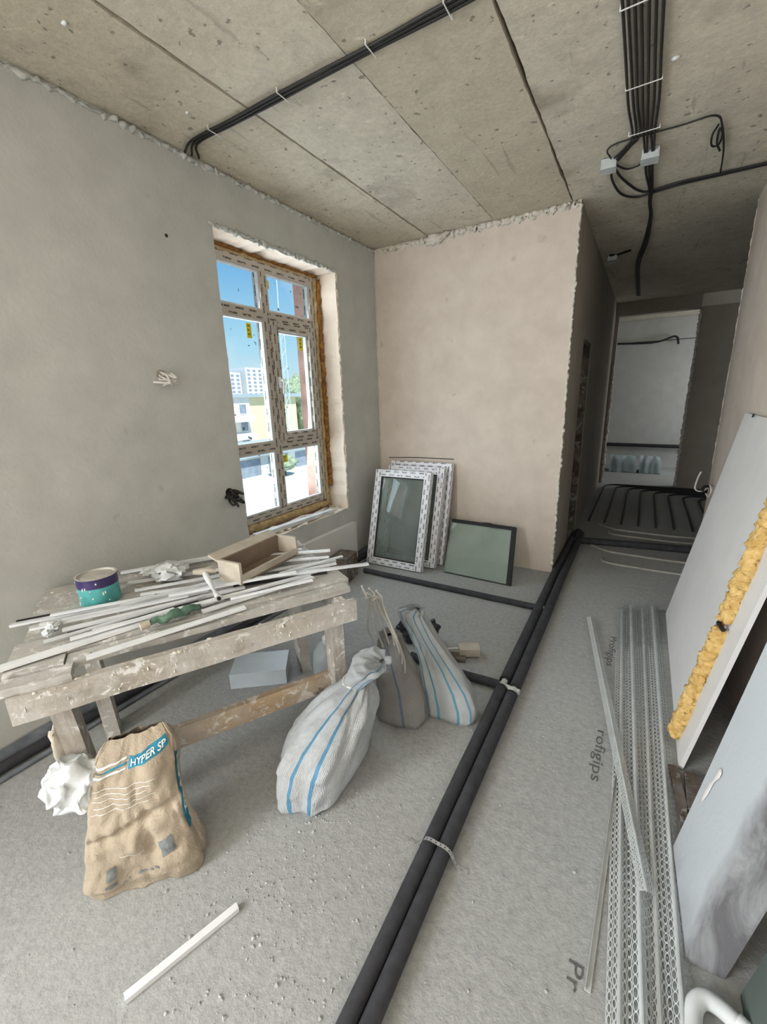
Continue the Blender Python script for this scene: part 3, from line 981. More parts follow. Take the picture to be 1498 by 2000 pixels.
# ================================================================== WORKBENCH
BO, BU, BV = Vector((-1.4863, .3136, 0)), Vector((.4831, .8756, 0)), Vector((-.8756, .4831, 0))
def W(u, v, z):
    return BO + BU * u + BV * v + Vector((0, 0, z))
ZT = .733
bench = thing('workbench', W(.56, .4, 0), 'rough wooden workbench splattered with plaster under the window', 'workbench')
def plank(name, u0, u1, v0, v1, z0, z1, mat, par=bench, jit=.004, skew=0.0, nseg=14):
    """board with slightly wavy, chipped edges"""
    m = MB()
    T_, B_ = [], []
    for k in range(nseg + 1):
        t = k / nseg
        u = u0 + (u1 - u0) * t
        a = jit * nz3((u * 7, v0 * 9, z0)) + jit * .6 * nz3((u * 23, v0 * 9, 3))
        c = jit * nz3((u * 7, v1 * 9 + 5, z0)) + jit * .6 * nz3((u * 23, v1 * 9, 8))
        dz = jit * .5 * nz3((u * 5, v0 * 4, 9))
        T_.append((W(u, v0 + a + skew * t, z1 + dz), W(u, v1 + c + skew * t, z1 + dz)))
        B_.append((W(u, v0 + a + skew * t, z0 + dz), W(u, v1 + c + skew * t, z0 + dz)))
    L = abs(u1 - u0)
    wd = abs(v1 - v0)
    for k in range(nseg):
        a, c = L * k / nseg, L * (k + 1) / nseg
        uv = [(a, 0), (c, 0), (c, wd), (a, wd)]
        m.quad([T_[k][0], T_[k + 1][0], T_[k + 1][1], T_[k][1]], uv)
        m.quad([B_[k][1], B_[k + 1][1], B_[k + 1][0], B_[k][0]], uv)
        m.quad([B_[k][0], B_[k + 1][0], T_[k + 1][0], T_[k][0]], uv)
        m.quad([T_[k][1], T_[k + 1][1], B_[k + 1][1], B_[k][1]], uv)
    m.quad([B_[0][1], B_[0][0], T_[0][0], T_[0][1]], [(0, 0), (0, wd), (.03, wd), (.03, 0)])
    m.quad([B_[-1][0], B_[-1][1], T_[-1][1], T_[-1][0]], [(0, 0), (0, wd), (.03, wd), (.03, 0)])
    return m.build(name, mat, par)
plank('apron', -.01, 1.125, 0.0, .028, .598, .688, M_bench, jit=.003)
plank('apron', 0.0, 1.12, .76, .788, .598, .688, M_bench, jit=.003)
plank('apron', .03, .058, .03, .76, .60, .688, M_bench, jit=.002, nseg=4)
plank('apron', 1.06, 1.09, .03, .76, .60, .688, M_bench, jit=.002, nseg=4)
# table boards
plank('plank', -.025, .15, .012, .072, .690, .716, M_bench_top, jit=.008)
plank('plank', .13, 1.135, .078, .138, .692, .716, M_bench_top, jit=.006)
plank('plank', -.03, 1.16, .146, .286, .692, .724, M_bench_top, jit=.005)
plank('plank', -.015, 1.15, .302, .414, .692, .718, M_bench_top, jit=.004)
plank('plank', -.02, 1.14, .431, .554, .692, .719, M_bench_top, jit=.004)
plank('plank', -.03, 1.15, .571, .684, .692, .717, M_bench_top, jit=.004)
plank('plank', -.02, 1.15, .701, .805, .692, .719, M_bench_top, jit=.004)
plank('plank', -.028, .125, .080, .138, .692, .722, M_bench_top, jit=.010)
def leg(u0, v0, u1, v1, su=.05, sv=.09, zt=.60):
    a, c = W(u1, v1, 0), W(u0, v0, zt)
    m = MB()
    p = []
    for cc in (a, c):
        for du, dv in ((-1, -1), (1, -1), (1, 1), (-1, 1)):
            p.append(cc + BU * du * su / 2 + BV * dv * sv / 2)
    m.hexa(p)
    return m.build('leg', M_bench, bench)
leg(.095, .075, .125, .125, .055, .085)
leg(1.045, .075, 1.075, .13, .055, .085)
leg(.095, .70, .125, .66, .055, .085)
leg(1.045, .70, 1.075, .64, .055, .085)
plank('stretcher', .16, 1.05, .125, .155, .205, .295, M_wood_raw, jit=.003)
m = MB()
blob(m, W(.055, .085, .42), (.010, .018, .07), 4, 12, 10, .5)
blob(m, W(.065, .10, .35), (.013, .02, .045), 6, 12, 10, .5)
tag(m.build('foam_lump', M_mdf_edge, bench, True, 180), 'dried tan foam smeared on the leg')
# crusts of plaster on the boards
m = MB()
random.seed(5)
for k in range(150):
    u, v = random.uniform(0, 1.1), random.choice([.012, .02, .10, .12, .2, .22, .26, .6, .75]) + random.uniform(-.012, .012)
    s_ = random.uniform(.003, .013)
    z = .720 if v > .142 else (.715 if v > .045 else .686)
    blob(m, W(u, v, z), (s_, s_ * random.uniform(.4, 1), s_ * .28), k, 7, 5, .5)
for k in range(45):
    u, s_ = random.uniform(0, 1.1), random.uniform(.002, .008)
    blob(m, W(u, .0015, random.uniform(.61, .683)), (s_, s_ * .3, s_ * random.uniform(.5, 1.4)), k, 7, 5, .5)
tag(m.build('plaster_crust', M_plaster_lump, bench, True, 180), kind='stuff')

# ---------------- paint can
cu = W(.205, .535, .7205)
can = thing('paint_can', cu, 'dusty teal paint can with dark purple band and metal lid', 'can')
R0, HC = .073, .118
MB().lathe([(0, 0), (R0 - .002, 0), (R0, .004), (R0, HC * .66)], cu, 40).build('body', M_teal, can, True)
MB().lathe([(R0 + .0004, HC * .66), (R0 + .0004, HC - .008), (R0 + .003, HC - .006), (R0 + .003, HC)], cu, 40).build('upper_band', M_purple, can, True)
MB().lathe([(R0 + .003, HC), (R0 - .006, HC + .001), (R0 - .008, HC - .006), (R0 - .018, HC - .006), (R0 - .020, HC - .003), (0, HC - .003)], cu, 40).build('lid', M_lid, can, True)
m = MB()
for k in range(3):
    a0 = math.radians(-118 + k * 4)
    for j in range(6):
        a1, a2 = a0 + j * .055, a0 + (j + 1) * .055
        z0, z1 = HC * (.80 - .0 * k), HC * .86
    r = R0 + .0012
    a1, a2 = a0, a0 + (.10 if k == 0 else .02)
    m.quad([cu + Vector((r * math.cos(a1), r * math.sin(a1), HC * .74)), cu + Vector((r * math.cos(a2), r * math.sin(a2), HC * .74)),
            cu + Vector((r * math.cos(a2), r * math.sin(a2), HC * .84)), cu + Vector((r * math.cos(a1), r * math.sin(a1), HC * .84))])
m.build('label_print', M_white_ink, can)
m = MB()
random.seed(3)
for k in range(16):
    a = math.radians(random.uniform(-150, 20))
    z = random.uniform(.01, HC * .9)
    blob(m, cu + Vector((R0 * math.cos(a), R0 * math.sin(a), z)), (.003, .003, random.uniform(.002, .008)), k, 6, 5, .3)
m.build('paint_drips', M_white_ink, can, True, 180)

# ---------------- white PVC strips lying on the bench
strips = [  # u0, v0, u1, v1, z lift, width, height, wording
    (-.076, .455, .86, .372, .000, .020, .012, 'white plastic strip passing right in front of the paint can'),
    (-.10, .105, .64, .240, .004, .026, .016, 'white plastic strip sticking out farthest over the near left bench end'),
    (.190, .045, .700, .110, .002, .024, .010, 'white plastic strip lying aslant along the front board of the bench'),
    (.62, .365, 1.285, .185, .022, .020, .011, 'white plastic strip sticking out past the right bench end towards the leaf'),
    (.78, .61, 1.20, .440, .030, .024, .010, 'white plastic strip at the back right, behind the brown box'),
    (.27, .800, .70, .770, .003, .022, .012, 'white plastic strip along the wall behind the paint can'),
    (.45, .745, .95, .700, .014, .028, .014, 'wide white plastic strip along the wall behind the brown box'),
    (.02, .400, .60, .352, .002, .016, .010, 'short white plastic strip next to the white crumbs'),
    (.10, .300, .74, .300, .002, .018, .012, 'white plastic strip running under the grey T-shaped handle'),
    (.06, .215, .58, .285, .014, .014, .008, 'thin white plastic strip crossing two others on the left half'),
    (.20, .190, .78, .215, .020, .018, .010, 'white plastic strip touching the green cloth from behind'),
    (.35, .455, .98, .300, .010, .018, .010, 'white plastic strip sloping from the can towards the box'),
    (.55, .150, 1.02, .215, .010, .022, .010, 'white plastic strip on the front right half with a square end'),
    (.60, .240, 1.10, .270, .004, .018, .012, 'white plastic strip lying under the lower corner of the box'),
    (.82, .330, 1.17, .300, .012, .016, .010, 'white plastic strip ending at the right edge of the bench'),
    (.84, .420, 1.19, .350, .006, .018, .012, 'white plastic strip beside the box, second from the bench end'),
    (.30, .640, .72, .560, .004, .020, .010, 'white plastic strip right of the can, half under the crumpled film'),
    (.88, .500, 1.17, .385, .018, .016, .010, 'short white plastic strip in the pile at the right bench end'),
    (.28, .355, .80, .400, .026, .014, .008, 'thin grey-white plastic strip on top of the middle of the pile'),
    (.00, .350, .52, .325, .012, .012, .008, 'narrow white strip lying along the white foam crumbs'),
    (.14, .165, .46, .205, .024, .020, .008, 'stubby white strip near the tan end of the green cloth'),
    (.33, .500, .70, .455, .016, .016, .010, 'narrow white strip directly right of the paint can foot'),
    (.45, .325, .96, .262, .032, .016, .010, 'uppermost white strip crossing under the T-shaped handle'),
    (.66, .180, 1.00, .165, .020, .014, .008, 'narrow white strip parallel to the front board, right half'),
    (.90, .300, 1.22, .335, .028, .014, .008, 'thin white strip poking out low at the right bench end'),
    (.72, .690, 1.10, .590, .008, .022, .012, 'white strip lying behind the box under the window'),
    (.05, .435, .40, .400, .014, .014, .010, 'short white strip in front of the can, upper one'),
]
for i, (u0, v0, u1, v1, dz, wd, ht, lab) in enumerate(strips):
    a, c = W(u0, v0, .7265 + dz + ht / 2), W(u1, v1, .7265 + dz + ht / 2)
    m = MB()
    m.bar(a, c, wd, ht * .35)
    x = (c - a).normalized()
    y = Vector((0, 0, 1)).cross(x)
    m.bar(a + y * (wd * .5 - .002) + Vector((0, 0, -ht * .3)), c + y * (wd * .5 - .002) + Vector((0, 0, -ht * .3)), .003, ht * .7)
    m.bar(a - y * (wd * .5 - .002) + Vector((0, 0, -ht * .3)), c - y * (wd * .5 - .002) + Vector((0, 0, -ht * .3)), .003, ht * .7)
    tag(m.build('plastic_strip', M_pvc if i % 3 else M_pvc_dusty), lab, 'strip', 'white plastic strips on the workbench')
# dark rubber gasket strips between them
for i, (u0, v0, u1, v1, dz, lab) in enumerate(((-.06, .475, .72, .405, .002, 'black rubber gasket strip beside the paint can on the bench'), (.12, .255, .55, .262, .002, 'black rubber gasket strip among the white strips in the middle'),
                                  (.70, .335, 1.10, .245, .002, 'black rubber gasket strip under the right end of the pile'))):
    tag(MB().bar(W(u0, v0, .730 + dz), W(u1, v1, .730 + dz), .010, .008).build('gasket_strip', M_rubber), lab, 'strip', 'black gasket strips on the workbench')

# ---------------- brown open box of fibreboard
bx = thing('open_box', W(.87, .40, .735), 'open brown fibreboard box lying on the white strips', 'box')
ang = math.radians(33)
BXu = (BU * math.cos(ang) + BV * math.sin(ang))
BXv = (-BU * math.sin(ang) + BV * math.cos(ang))
c0 = W(.735, .285, .752)
def bp(a, c, z):
    return c0 + BXu * a + BXv * c + Vector((0, 0, z))
def panel(p00, p10, p11, p01, th, nrm, mat, name):
    nrm = Vector(nrm) * th
    return MB().hexa([p00, p10, p11, p01, p00 + nrm, p10 + nrm, p11 + nrm, p01 + nrm]).build(name, mat, bx)
LB, WB, HB = .36, .125, .085
panel(bp(0, 0, 0), bp(LB, 0, 0), bp(LB, WB, 0), bp(0, WB, 0), .010, (0, 0, 1), M_mdf, 'bottom_board')
panel(bp(0, WB - .012, .0105), bp(LB, WB - .012, .0105), bp(LB, WB, .0105), bp(0, WB, .0105), HB, (0, 0, 1), M_mdf, 'side_board')
panel(bp(0, 0.0, .0105), bp(LB, 0.0, .0105), bp(LB, .012, .0105), bp(0, .012, .0105), .028, (0, 0, 1), M_mdf_edge, 'side_board')
panel(bp(-.014, 0, 0), bp(-.0005, 0, 0), bp(-.0005, WB, 0), bp(-.014, WB, 0), HB + .012, (0, 0, 1), M_mdf_edge, 'end_board')
panel(bp(LB + .0005, 0, 0), bp(LB + .014, 0, 0), bp(LB + .014, WB, 0), bp(LB + .0005, WB, 0), HB + .012, (0, 0, 1), M_mdf_edge, 'end_board')
panel(bp(-.014, WB + .0005, HB - .0), bp(LB + .014, WB + .0005, HB), bp(LB + .014, WB + .055, HB + .02), bp(-.014, WB + .055, HB + .02), .008, (0, 0, 1), M_mdf_edge, 'flap_board')

# ---------------- green cloth, grey handle, crumpled film and crumbs on the bench
m = MB()
pts = [W(.375 + k * .0125, .135 + .0035 * k + .006 * math.sin(k), .752 + .006 * math.sin(k * 1.3)) for k in range(15)]
m.tube(pts, [.006 + .011 * math.sin(math.pi * (k + .6) / 15.4) * (1 + .35 * math.sin(k * 2.1)) for k in range(15)], 12)
gc = thing('green_cloth', pts[0], 'crumpled green cloth roll among the white strips', 'cloth')
m.v = [tuple(Vector(q) + Vector((nz3(Vector(q) * 45), nz3(Vector(q) * 45, 1, 5), nz3(Vector(q) * 45, 1, 9))) * .006) for q in m.v]
m.build('roll', M_green, gc, True, 180)
MB().tube([W(.345, .128, .750), W(.375, .136, .752)], .014, 12).build('tan_end', M_mdf_edge, gc, True)
hd = thing('t_handle', W(.62, .33, .76), 'dusty grey T-shaped handle lying across the white strips', 'tool')
MB().tube(smooth_path([W(.60, .40, .795), W(.605, .33, .785), W(.612, .25, .770), W(.618, .185, .762)], 5), [.010 + .003 * math.sin(k * .5) for k in range(16)], 10).build('grip', M_pvc_dusty, hd, True)
MB().tube([W(.56, .425, .80), W(.60, .405, .80), W(.645, .40, .795)], [.012, .016, .011], 10).build('head', M_mdf_edge, hd, True)
MB().tube([W(.618, .186, .762), W(.619, .176, .761)], .0075, 10).build('end_cap', M_rubber, hd, True)
def crumple(name, c, size, seed, mat, par=None, nu=26, nv=18, amp=.5):
    m = MB()
    blob(m, c, size, seed, nu, nv, amp)
    m.v = [tuple(Vector(q) + Vector((nz3(Vector(q) * 30, 1, seed), nz3(Vector(q) * 30, 1, seed + 5), nz3(Vector(q) * 30, 1, seed + 9))) * min(size) * .5) for q in m.v]
    return m.build(name, mat, par, True, 55)
tag(crumple('crumpled_film', W(.47, .60, .765), (.085, .07, .03), 3, M_plastic_bag), 'crumpled clear plastic film behind the grey handle on the bench', 'plastic film')
tag(crumple('foam_scrap', W(.075, .335, .742), (.028, .022, .014), 8, M_plastic_bag), 'white crumbled foam scrap at the left end of the bench', 'scrap')
tag(crumple('foam_scrap', W(.06, .285, .740), (.014, .012, .012), 11, M_plastic_bag), 'tiny white foam scrap on the near left bench end', 'scrap')
tag(crumple('foam_scrap', W(.38, .70, .745), (.03, .02, .018), 13, M_plastic_bag), 'white foam scrap by the wall right of the paint can', 'scrap')
# ---------------- grey box board under the bench, translucent jug
m = MB()
Mz = Matrix.Rotation(math.radians(38), 3, 'Z')
m.box(W(.84, .70, .045), (.30, .19, .088), Mz)
fb = bevel(m.build('foam_block', M_jug), .004)
tag(fb, 'grey-white foam block lying on the floor under the bench', 'block')
jg = thing('plastic_jug', W(1.17, .46, 0), 'translucent whitish plastic jug standing under the right bench end', 'jug')
jc = W(1.16, .46, 0)
MB().lathe([(0, .002), (.07, .002), (.085, .015), (.09, .10), (.085, .17), (.06, .215), (.03, .235)], jc, 24).build('body', M_jug, jg, True, 60)
MB().lathe([(.03, .235), (.031, .262), (0, .264)], jc, 16).build('cap', M_pvc, jg, True)
MB().tube(smooth_path([jc + Vector((.02, 0, .245)), jc + Vector((.075, 0, .255)), jc + Vector((.105, 0, .19)), jc + Vector((.088, 0, .13))], 5), .010, 8).build('handle', M_jug, jg, True)

# ================================================================== SACKS
def sack(levels, nu=72, nv=60, fold=.05, seed=1.0, kf=7, sq=3.2):
    """levels: (z, cx, cy, a, b, rot) lower to upper; returns fn(u, v) on the surface"""
    def lerp(v):
        x = v * (len(levels) - 1)
        i = min(int(x), len(levels) - 2)
        t = x - i
        t = t * t * (3 - 2 * t) * .35 + t * .65
        return [p + (q - p) * t for p, q in zip(levels[i], levels[i + 1])]
    def fn(u, v):
        z, cx, cy, a, b, rot = lerp(v)
        th = 2 * math.pi * u
        n = sq - (sq - 2.1) * min(1, v * 1.6)
        c, s = math.cos(th), math.sin(th)
        r = (abs(c) ** n + abs(s) ** n) ** (-1 / n)
        up = min(1, max(0, (v - .35) / .4))
        cr1 = 1 - abs(math.sin(kf * .5 * th + 2.2 * v + seed)) ** .6
        cr2 = 1 - abs(math.sin(kf * .85 * th - 3.5 * v + seed * 2.3)) ** .5
        f = 1 - fold * (.15 + .85 * up) * (2.2 * cr1 + 1.5 * cr2 - 1.2)
        f += .10 * nz3((c * 1.5, s * 1.5, v * 3.2), 1, seed) + .055 * nz3((c * 3.4, s * 3.4, v * 8), 1, seed + 4) + .022 * nz3((c * 9, s * 9, v * 22), 1, seed + 6)
        x, y = a * r * c * f, b * r * s * f
        zz = z + .012 * nz3((c * 2, s * 2, v * 6), 1, seed + 2) * min(1, v * 4)
        cr_, sr_ = math.cos(rot), math.sin(rot)
        return Vector((cx + x * cr_ - y * sr_, cy + x * sr_ + y * cr_, max(.002, zz)))
    return fn
def sack_mesh(fn, nu=84, nv=70):
    m = MB()
    m.grid(fn, nu, nv, True)
    # closed bottom
    m.f.append(tuple(reversed(range(nu))))
    m.uv.append([(0, 0)] * nu)
    m.mi.append(0)
    return m

M_sack_a = woven('sack_white_a', (0.64, 0.69, 0.73), (.735, .82), (0.05, 0.28, 0.52), .0075, .40)
M_sack_b = woven('sack_grey', (0.36, 0.36, 0.35), (.80,), (0.10, 0.18, 0.32), .008, .45)
M_sack_c = woven('sack_white_b', (0.62, 0.66, 0.69), (.66, .72, .83, .90), (0.07, 0.33, 0.50), .007, .3)
s1 = thing('woven_sack', (-1.0, 1.08, 0), 'full white woven sack with two blue stripes, nearest the long pipes', 'sack', 'woven sacks')
L1 = [(0.0, -.970, 1.08, .105, .220, .10), (.03, -.970, 1.08, .128, .245, .10), (.09, -.975, 1.09, .146, .252, .10), (.16, -.968, 1.10, .152, .245, .10), (.22, -.955, 1.12, .145, .222, .10), (.275, -.935, 1.145, .125, .182, .10),
      (.32, -.915, 1.175, .095, .130, .1), (.355, -.902, 1.20, .066, .086, .2), (.38, -.894, 1.215, .047, .06, .3)]
sack_mesh(sack(L1, fold=.095, seed=1.2, sq=2.7)).build('body', M_sack_a, s1, True, 180)
L1t = [(.375, -.900, 1.207, .046, .060, .3), (.41, -.880, 1.23, .060, .078, .35), (.445, -.858, 1.255, .070, .100, .5), (.452, -.835, 1.277, .054, .080, .6), (.44, -.82, 1.29, .012, .02, .6)]
m = MB()
m.grid(sack(L1t, fold=.16, seed=3.0, kf=5), 48, 20, True)
m.build('tied_neck', M_sack_a, s1, True, 180)
m = MB()
m.tube([(-.898 + .05 * math.cos(a * .7), 1.209 + .062 * math.sin(a * .7), .383) for a in range(10)], .006, 6)
m.build('tie', M_cable_pale, s1, True)

s3 = thing('woven_sack', (-.66, 1.63, 0), 'slumped white woven sack with thin blue stripes beside the short branch pipe', 'sack', 'woven sacks')
L3 = [(0.0, -.655, 1.625, .118, .060, .03), (.025, -.655, 1.63, .134, .078, .03), (.08, -.660, 1.64, .138, .085, .03), (.15, -.685, 1.655, .130, .080, 0), (.22, -.725, 1.675, .108, .070, -.1), (.29, -.78, 1.69, .085, .060, -.1),
      (.36, -.835, 1.70, .072, .054, -.1), (.42, -.885, 1.705, .074, .052, 0), (.455, -.90, 1.705, .070, .048, 0), (.468, -.885, 1.72, .050, .035, 0), (.462, -.875, 1.73, .012, .01, 0)]
sack_mesh(sack(L3, fold=.10, seed=5.0, kf=4)).build('body', M_sack_c, s3, True, 180)
s2 = thing('woven_sack', (-.85, 1.52, 0), 'grey dusty woven sack between the two white ones, hoses falling into it', 'sack', 'woven sacks')
L2 = [(0.0, -.845, 1.505, .110, .085, .15), (.03, -.85, 1.51, .128, .105, .15), (.10, -.86, 1.52, .125, .11, .15), (.18, -.885, 1.54, .105, .10, .15), (.26, -.92, 1.56, .08, .08, .1), (.33, -.95, 1.58, .06, .06, 0), (.37, -.96, 1.59, .055, .055, 0), (.365, -.96, 1.59, .012, .012, 0)]
sack_mesh(sack(L2, fold=.09, seed=8.0, kf=6)).build('body', M_sack_b, s2, True, 180)
# pale hoses hanging from the bench end into the grey sack
random.seed(31)
for i, nm in enumerate(('leftmost', 'second', 'third', 'fourth', 'fifth', 'sixth', 'rightmost')):
    f_ = i / 6
    x0, y0 = -.965 + .055 * f_, 1.385 + .03 * f_
    x1, y1 = -.985 + .14 * f_, 1.50 + .05 * math.sin(f_ * 3)
    k = random.uniform(-.02, .02)
    pts = smooth_path([(x0 - .004, y0 - .004, .715 - .012 * ((i * 5) % 7)), (x0 + .010, y0 + .02, .66 + k), (x0 + .012 + k, y0 + .05, .58), (x1 + k, y1 - .03, .44), (x1 + .01, y1, .32), (x1 + .03 + k, y1 - .01, .20 + .025 * ((i * 3) % 4))], 6)
    tag(MB().tube(pts, .0048, 7).build('pale_hose', M_hose_pale, None, True), f'{nm} of the pale thin hoses hanging off the right bench end', 'hose', 'pale hoses at the bench end')
# black bag, trowel and wooden float beyond the sacks
tag(crumple('black_bag', (-1.12, 2.13, .06), (.09, .07, .055), 21, M_black_bag, None, 30, 22, .28), 'crumpled black and purple bag behind the slumped white sack', 'bag')
tag(crumple('black_bag', (-.99, 2.16, .09), (.045, .04, .05), 22, M_black_bag, None, 26, 18, .28), 'small black bundle right of the slumped sack top', 'bag')
tr = thing('hand_trowel', (-.8, 2.1, 0), 'plasterer trowel with bent steel stem and grey block lying beyond the sacks', 'trowel')
m = MB()
m.box((-.735, 2.13, .035), (.12, .075, .045), Matrix.Rotation(.5, 3, 'Z'))
bevel(m.build('block', M_mdf_edge, tr), .006)
m = MB()
m.box((-.80, 2.055, .012), (.13, .07, .02), Matrix.Rotation(.35, 3, 'Z'))
m.build('blade', M_wood_dark, tr)
MB().tube(smooth_path([(-.79, 2.09, .05), (-.86, 2.06, .045), (-.91, 2.07, .05), (-.925, 2.08, .12)], 5), .007, 8).build('stem', M_cable_pale, tr, True)

# ---------------- paper cement sack in front of the bench
PE, PN = Vector((.647, .763, 0)), Vector((.763, -.647, 0))
M_paper = None
def paper_mat():
    t = NT('kraft_paper')
    c = (0.43, 0.365, 0.28)
    colr = t.ramp(t.noise(5, 5, 0.6), (0.3, tuple(k * 0.8 for k in c)), (0.7, tuple(k * 1.12 for k in c)))
    d = t.ramp(t.noise(3.3, 5, 0.6), (0.45, 0), (0.68, 1))
    colr = t.mix(t.math('MULTIPLY', d, 0.4), colr, (0.58, 0.50, 0.40))
    t.base(colr)
    t.bump(t.noise(13, 7, 0.68, None, 0.3), 0.9, 0.018)
    return t.fin(0.85, 0.2)
M_paper = paper_mat()
ps = thing('cement_sack', (-1.25, .47, 0), 'brown paper cement sack with blue printed bands leaning at the bench leg', 'sack')
prof = [  # v, width, depth, lean back, shift along PE
    (0.0, .345, .13, .00, .000), (.10, .340, .16, .005, .000), (.25, .305, .15, .015, -.004), (.45, .270, .14, .03, -.012), (.60, .262, .135, .05, -.014), (.80, .255, .12, .075, -.004), (.92, .225, .085, .09, .005), (1.0, .17, .02, .10, .01)]
PH = .46
PC = Vector((-1.20, .43, 0))
def pprof(v):
    for i in range(len(prof) - 1):
        if v <= prof[i + 1][0] or i == len(prof) - 2:
            t = (v - prof[i][0]) / (prof[i + 1][0] - prof[i][0])
            return [a + (c - a) * t for a, c in zip(prof[i][1:], prof[i + 1][1:])]
def paper(u, v, lift=0.0):
    wd, dp, lean, sh = pprof(v)
    th = 2 * math.pi * u
    c, s = math.cos(th), math.sin(th)
    n = 4.5
    r = (abs(c) ** n + abs(s) ** n) ** (-1 / n)
    x = wd / 2 * r * c
    y = dp / 2 * r * s
    p3 = (c * 2.0, s * 2.0, v * 3.2)
    f = .022 * nz3(p3, 1, 3) + .020 * abs(nz3((c * 3.5 + v * 2, s * 4, v * 6 - c), 1, 6)) + .014 * (abs(math.sin(7 * v + 4 * c)) ** .6 - .6) * math.sin(math.pi * v)
    fold = -.022 * math.exp(-((v - .47 - .10 * c) / .035) ** 2) * max(0, -s)
    fold += -.016 * math.exp(-((c - .25 - .2 * (v - .4)) / .09) ** 2) * math.exp(-((v - .40) / .2) ** 2) * max(0, -s)
    y += (f + fold - lift) * (-1 if s < 0 else 1) * min(1, abs(s) * 1.6) * (1 if s > 0 else 1) * (1 if s >= 0 else 1) if s >= 0 else -(f + fold + lift) * min(1, abs(s) * 1.6)
    x += (.5 * f + lift) * (1 if c > 0 else -1) * (abs(c) > .8)
    # local: x along PE, -y towards the viewer side PN
    base = PC - PN * (.075 + lean)
    z = PH * v + .012 * nz3((c * 2, s, v * 2), 1, 7) * v
    if v > .85:
        z += .012 * c
    return base + PE * (x + sh) - PN * y + Vector((0, 0, max(.002, z)))
m = MB()
m.grid(lambda u, v: paper(u, v), 120, 90, True)
m.f.append(tuple(reversed(range(120))))
m.uv.append([(0, 0)] * 120)
m.mi.append(0)
m.build('body', M_paper, ps, True, 180)
# front of the sack is u = .5 .. 1.0 (s < 0); across = cos
def front(sx, v, lift=.0025):
    """sx -1..1 left to right across the front"""
    th = 2 * math.pi - math.acos(max(-1, min(1, sx)))
    # walk the flat front evenly
    n = 4.5
    c = sx
    best = th
    for _ in range(12):
        cc, ss = math.cos(best), math.sin(best)
        r = (abs(cc) ** n + abs(ss) ** n) ** (-1 / n)
        err = r * cc - sx * .97
        best -= -err * .6 if ss > 0 else err * .6
    return paper(best / (2 * math.pi), v, lift)
def patch(s0, s1, v0, v1, mat, name, nu=24, nv=4, slope=0.0, lift=.0022):
    g = MB()
    g.grid(lambda a, c: front(s0 + (s1 - s0) * a, v0 + (v1 - v0) * c + slope * a, lift), nu, nv)
    return g.build(name, mat, ps, True, 180)
def glyphs(text, bold=.015):
    cu_ = bpy.data.curves.new('glyph_' + text, 'FONT')
    cu_.body = text
    cu_.size = 1.0
    cu_.offset = bold
    cu_.resolution_u = 3
    to = bpy.data.objects.new('glyph_tmp', cu_)
    col.objects.link(to)
    dg = bpy.context.evaluated_depsgraph_get()
    me = bpy.data.meshes.new_from_object(to.evaluated_get(dg))
    V = [v.co.copy() for v in me.vertices]
    F = [tuple(p.vertices) for p in me.polygons]
    bpy.data.objects.remove(to)
    bpy.data.curves.remove(cu_)
    bpy.data.meshes.remove(me)
    x0, x1 = min(v.x for v in V), max(v.x for v in V)
    return [Vector((v.x - x0, v.y, 0)) for v in V], F, x1 - x0
def text_map(text, fn, name, mat, par, bold=.015):
    """fn(a, c): a 0..1 along the line, c in cap heights"""
    V, F, L = glyphs(text, bold)
    me = bpy.data.meshes.new(name)
    me.from_pydata([tuple(fn(v.x / L, v.y / .7)) for v in V], [], F)
    me.materials.append(mat)
    o = bpy.data.objects.new(name, me)
    col.objects.link(o)
    if par is not None:
        o.parent = par
        o.location = -WORLD.get(par.name, Vector((0, 0, 0)))
    return o
bs0, bs1, bv, bh, bsl = -.08, .93, .845, .065, .035
patch(bs0, bs1, bv, bv + bh, M_blue_ink, 'blue_band', 30, 4, bsl)
text_map('HYPER SP', lambda a, c: front(bs0 + .06 + (bs1 - bs0 - .10) * a, bv + .014 + (bh - .028) * c + bsl * (.06 + a * .9), .0045), 'band_lettering', M_white_ink, ps)
for k in range(3):
    patch(-.90, -.14, bv - .03 + .028 * k, bv - .018 + .028 * k, M_white_ink if k != 1 else M_blue_ink, 'small_print', 24, 1, .03, .003)
for k in range(5):
    patch(-.86 + .05 * (k % 2), .60 - .1 * (k % 3), .74 - .035 * k, .744 - .035 * k, M_white_ink, 'print_line', 20, 1, .03, .0028)
patch(-.62, -.46, .17, .245, M_grey_ink, 'grey_print', 6, 4, 0, .0028)
patch(-.64, -.44, .12, .145, M_grey_ink, 'grey_print', 6, 2, 0, .0028)
for k, (a, c) in enumerate(((-.36, -.30), (-.26, -.24), (-.10, .06), (.12, .18), (.22, .30))):
    patch(a, c, .105 + .012 * k, .118 + .012 * k, M_grey_ink, 'grey_print', 4, 1, 0, .0028)
patch(-.36, .12, .30, .304, M_white_ink, 'print_line', 12, 1, .0, .0028)
patch(.42, .72, .22, .33, M_grey_ink, 'grey_print', 8, 5, .03, .0028)
# band on the right side of the sack
def side(a, v, lift=.0025):
    """a 0..1 from the front edge back along the right side"""
    th = 2 * math.pi - .62 + a * .9
    return paper(th / (2 * math.pi), v, lift)
g = MB()
g.grid(lambda a, c: side(.12 + .42 * a, .30 + .52 * c), 8, 30)
g.build('blue_band', M_blue_ink, ps, True, 180)
text_map('HYPER', lambda a, c: side(.20 + .28 * c, .80 - .40 * a, .0045), 'band_lettering', M_white_ink, ps)
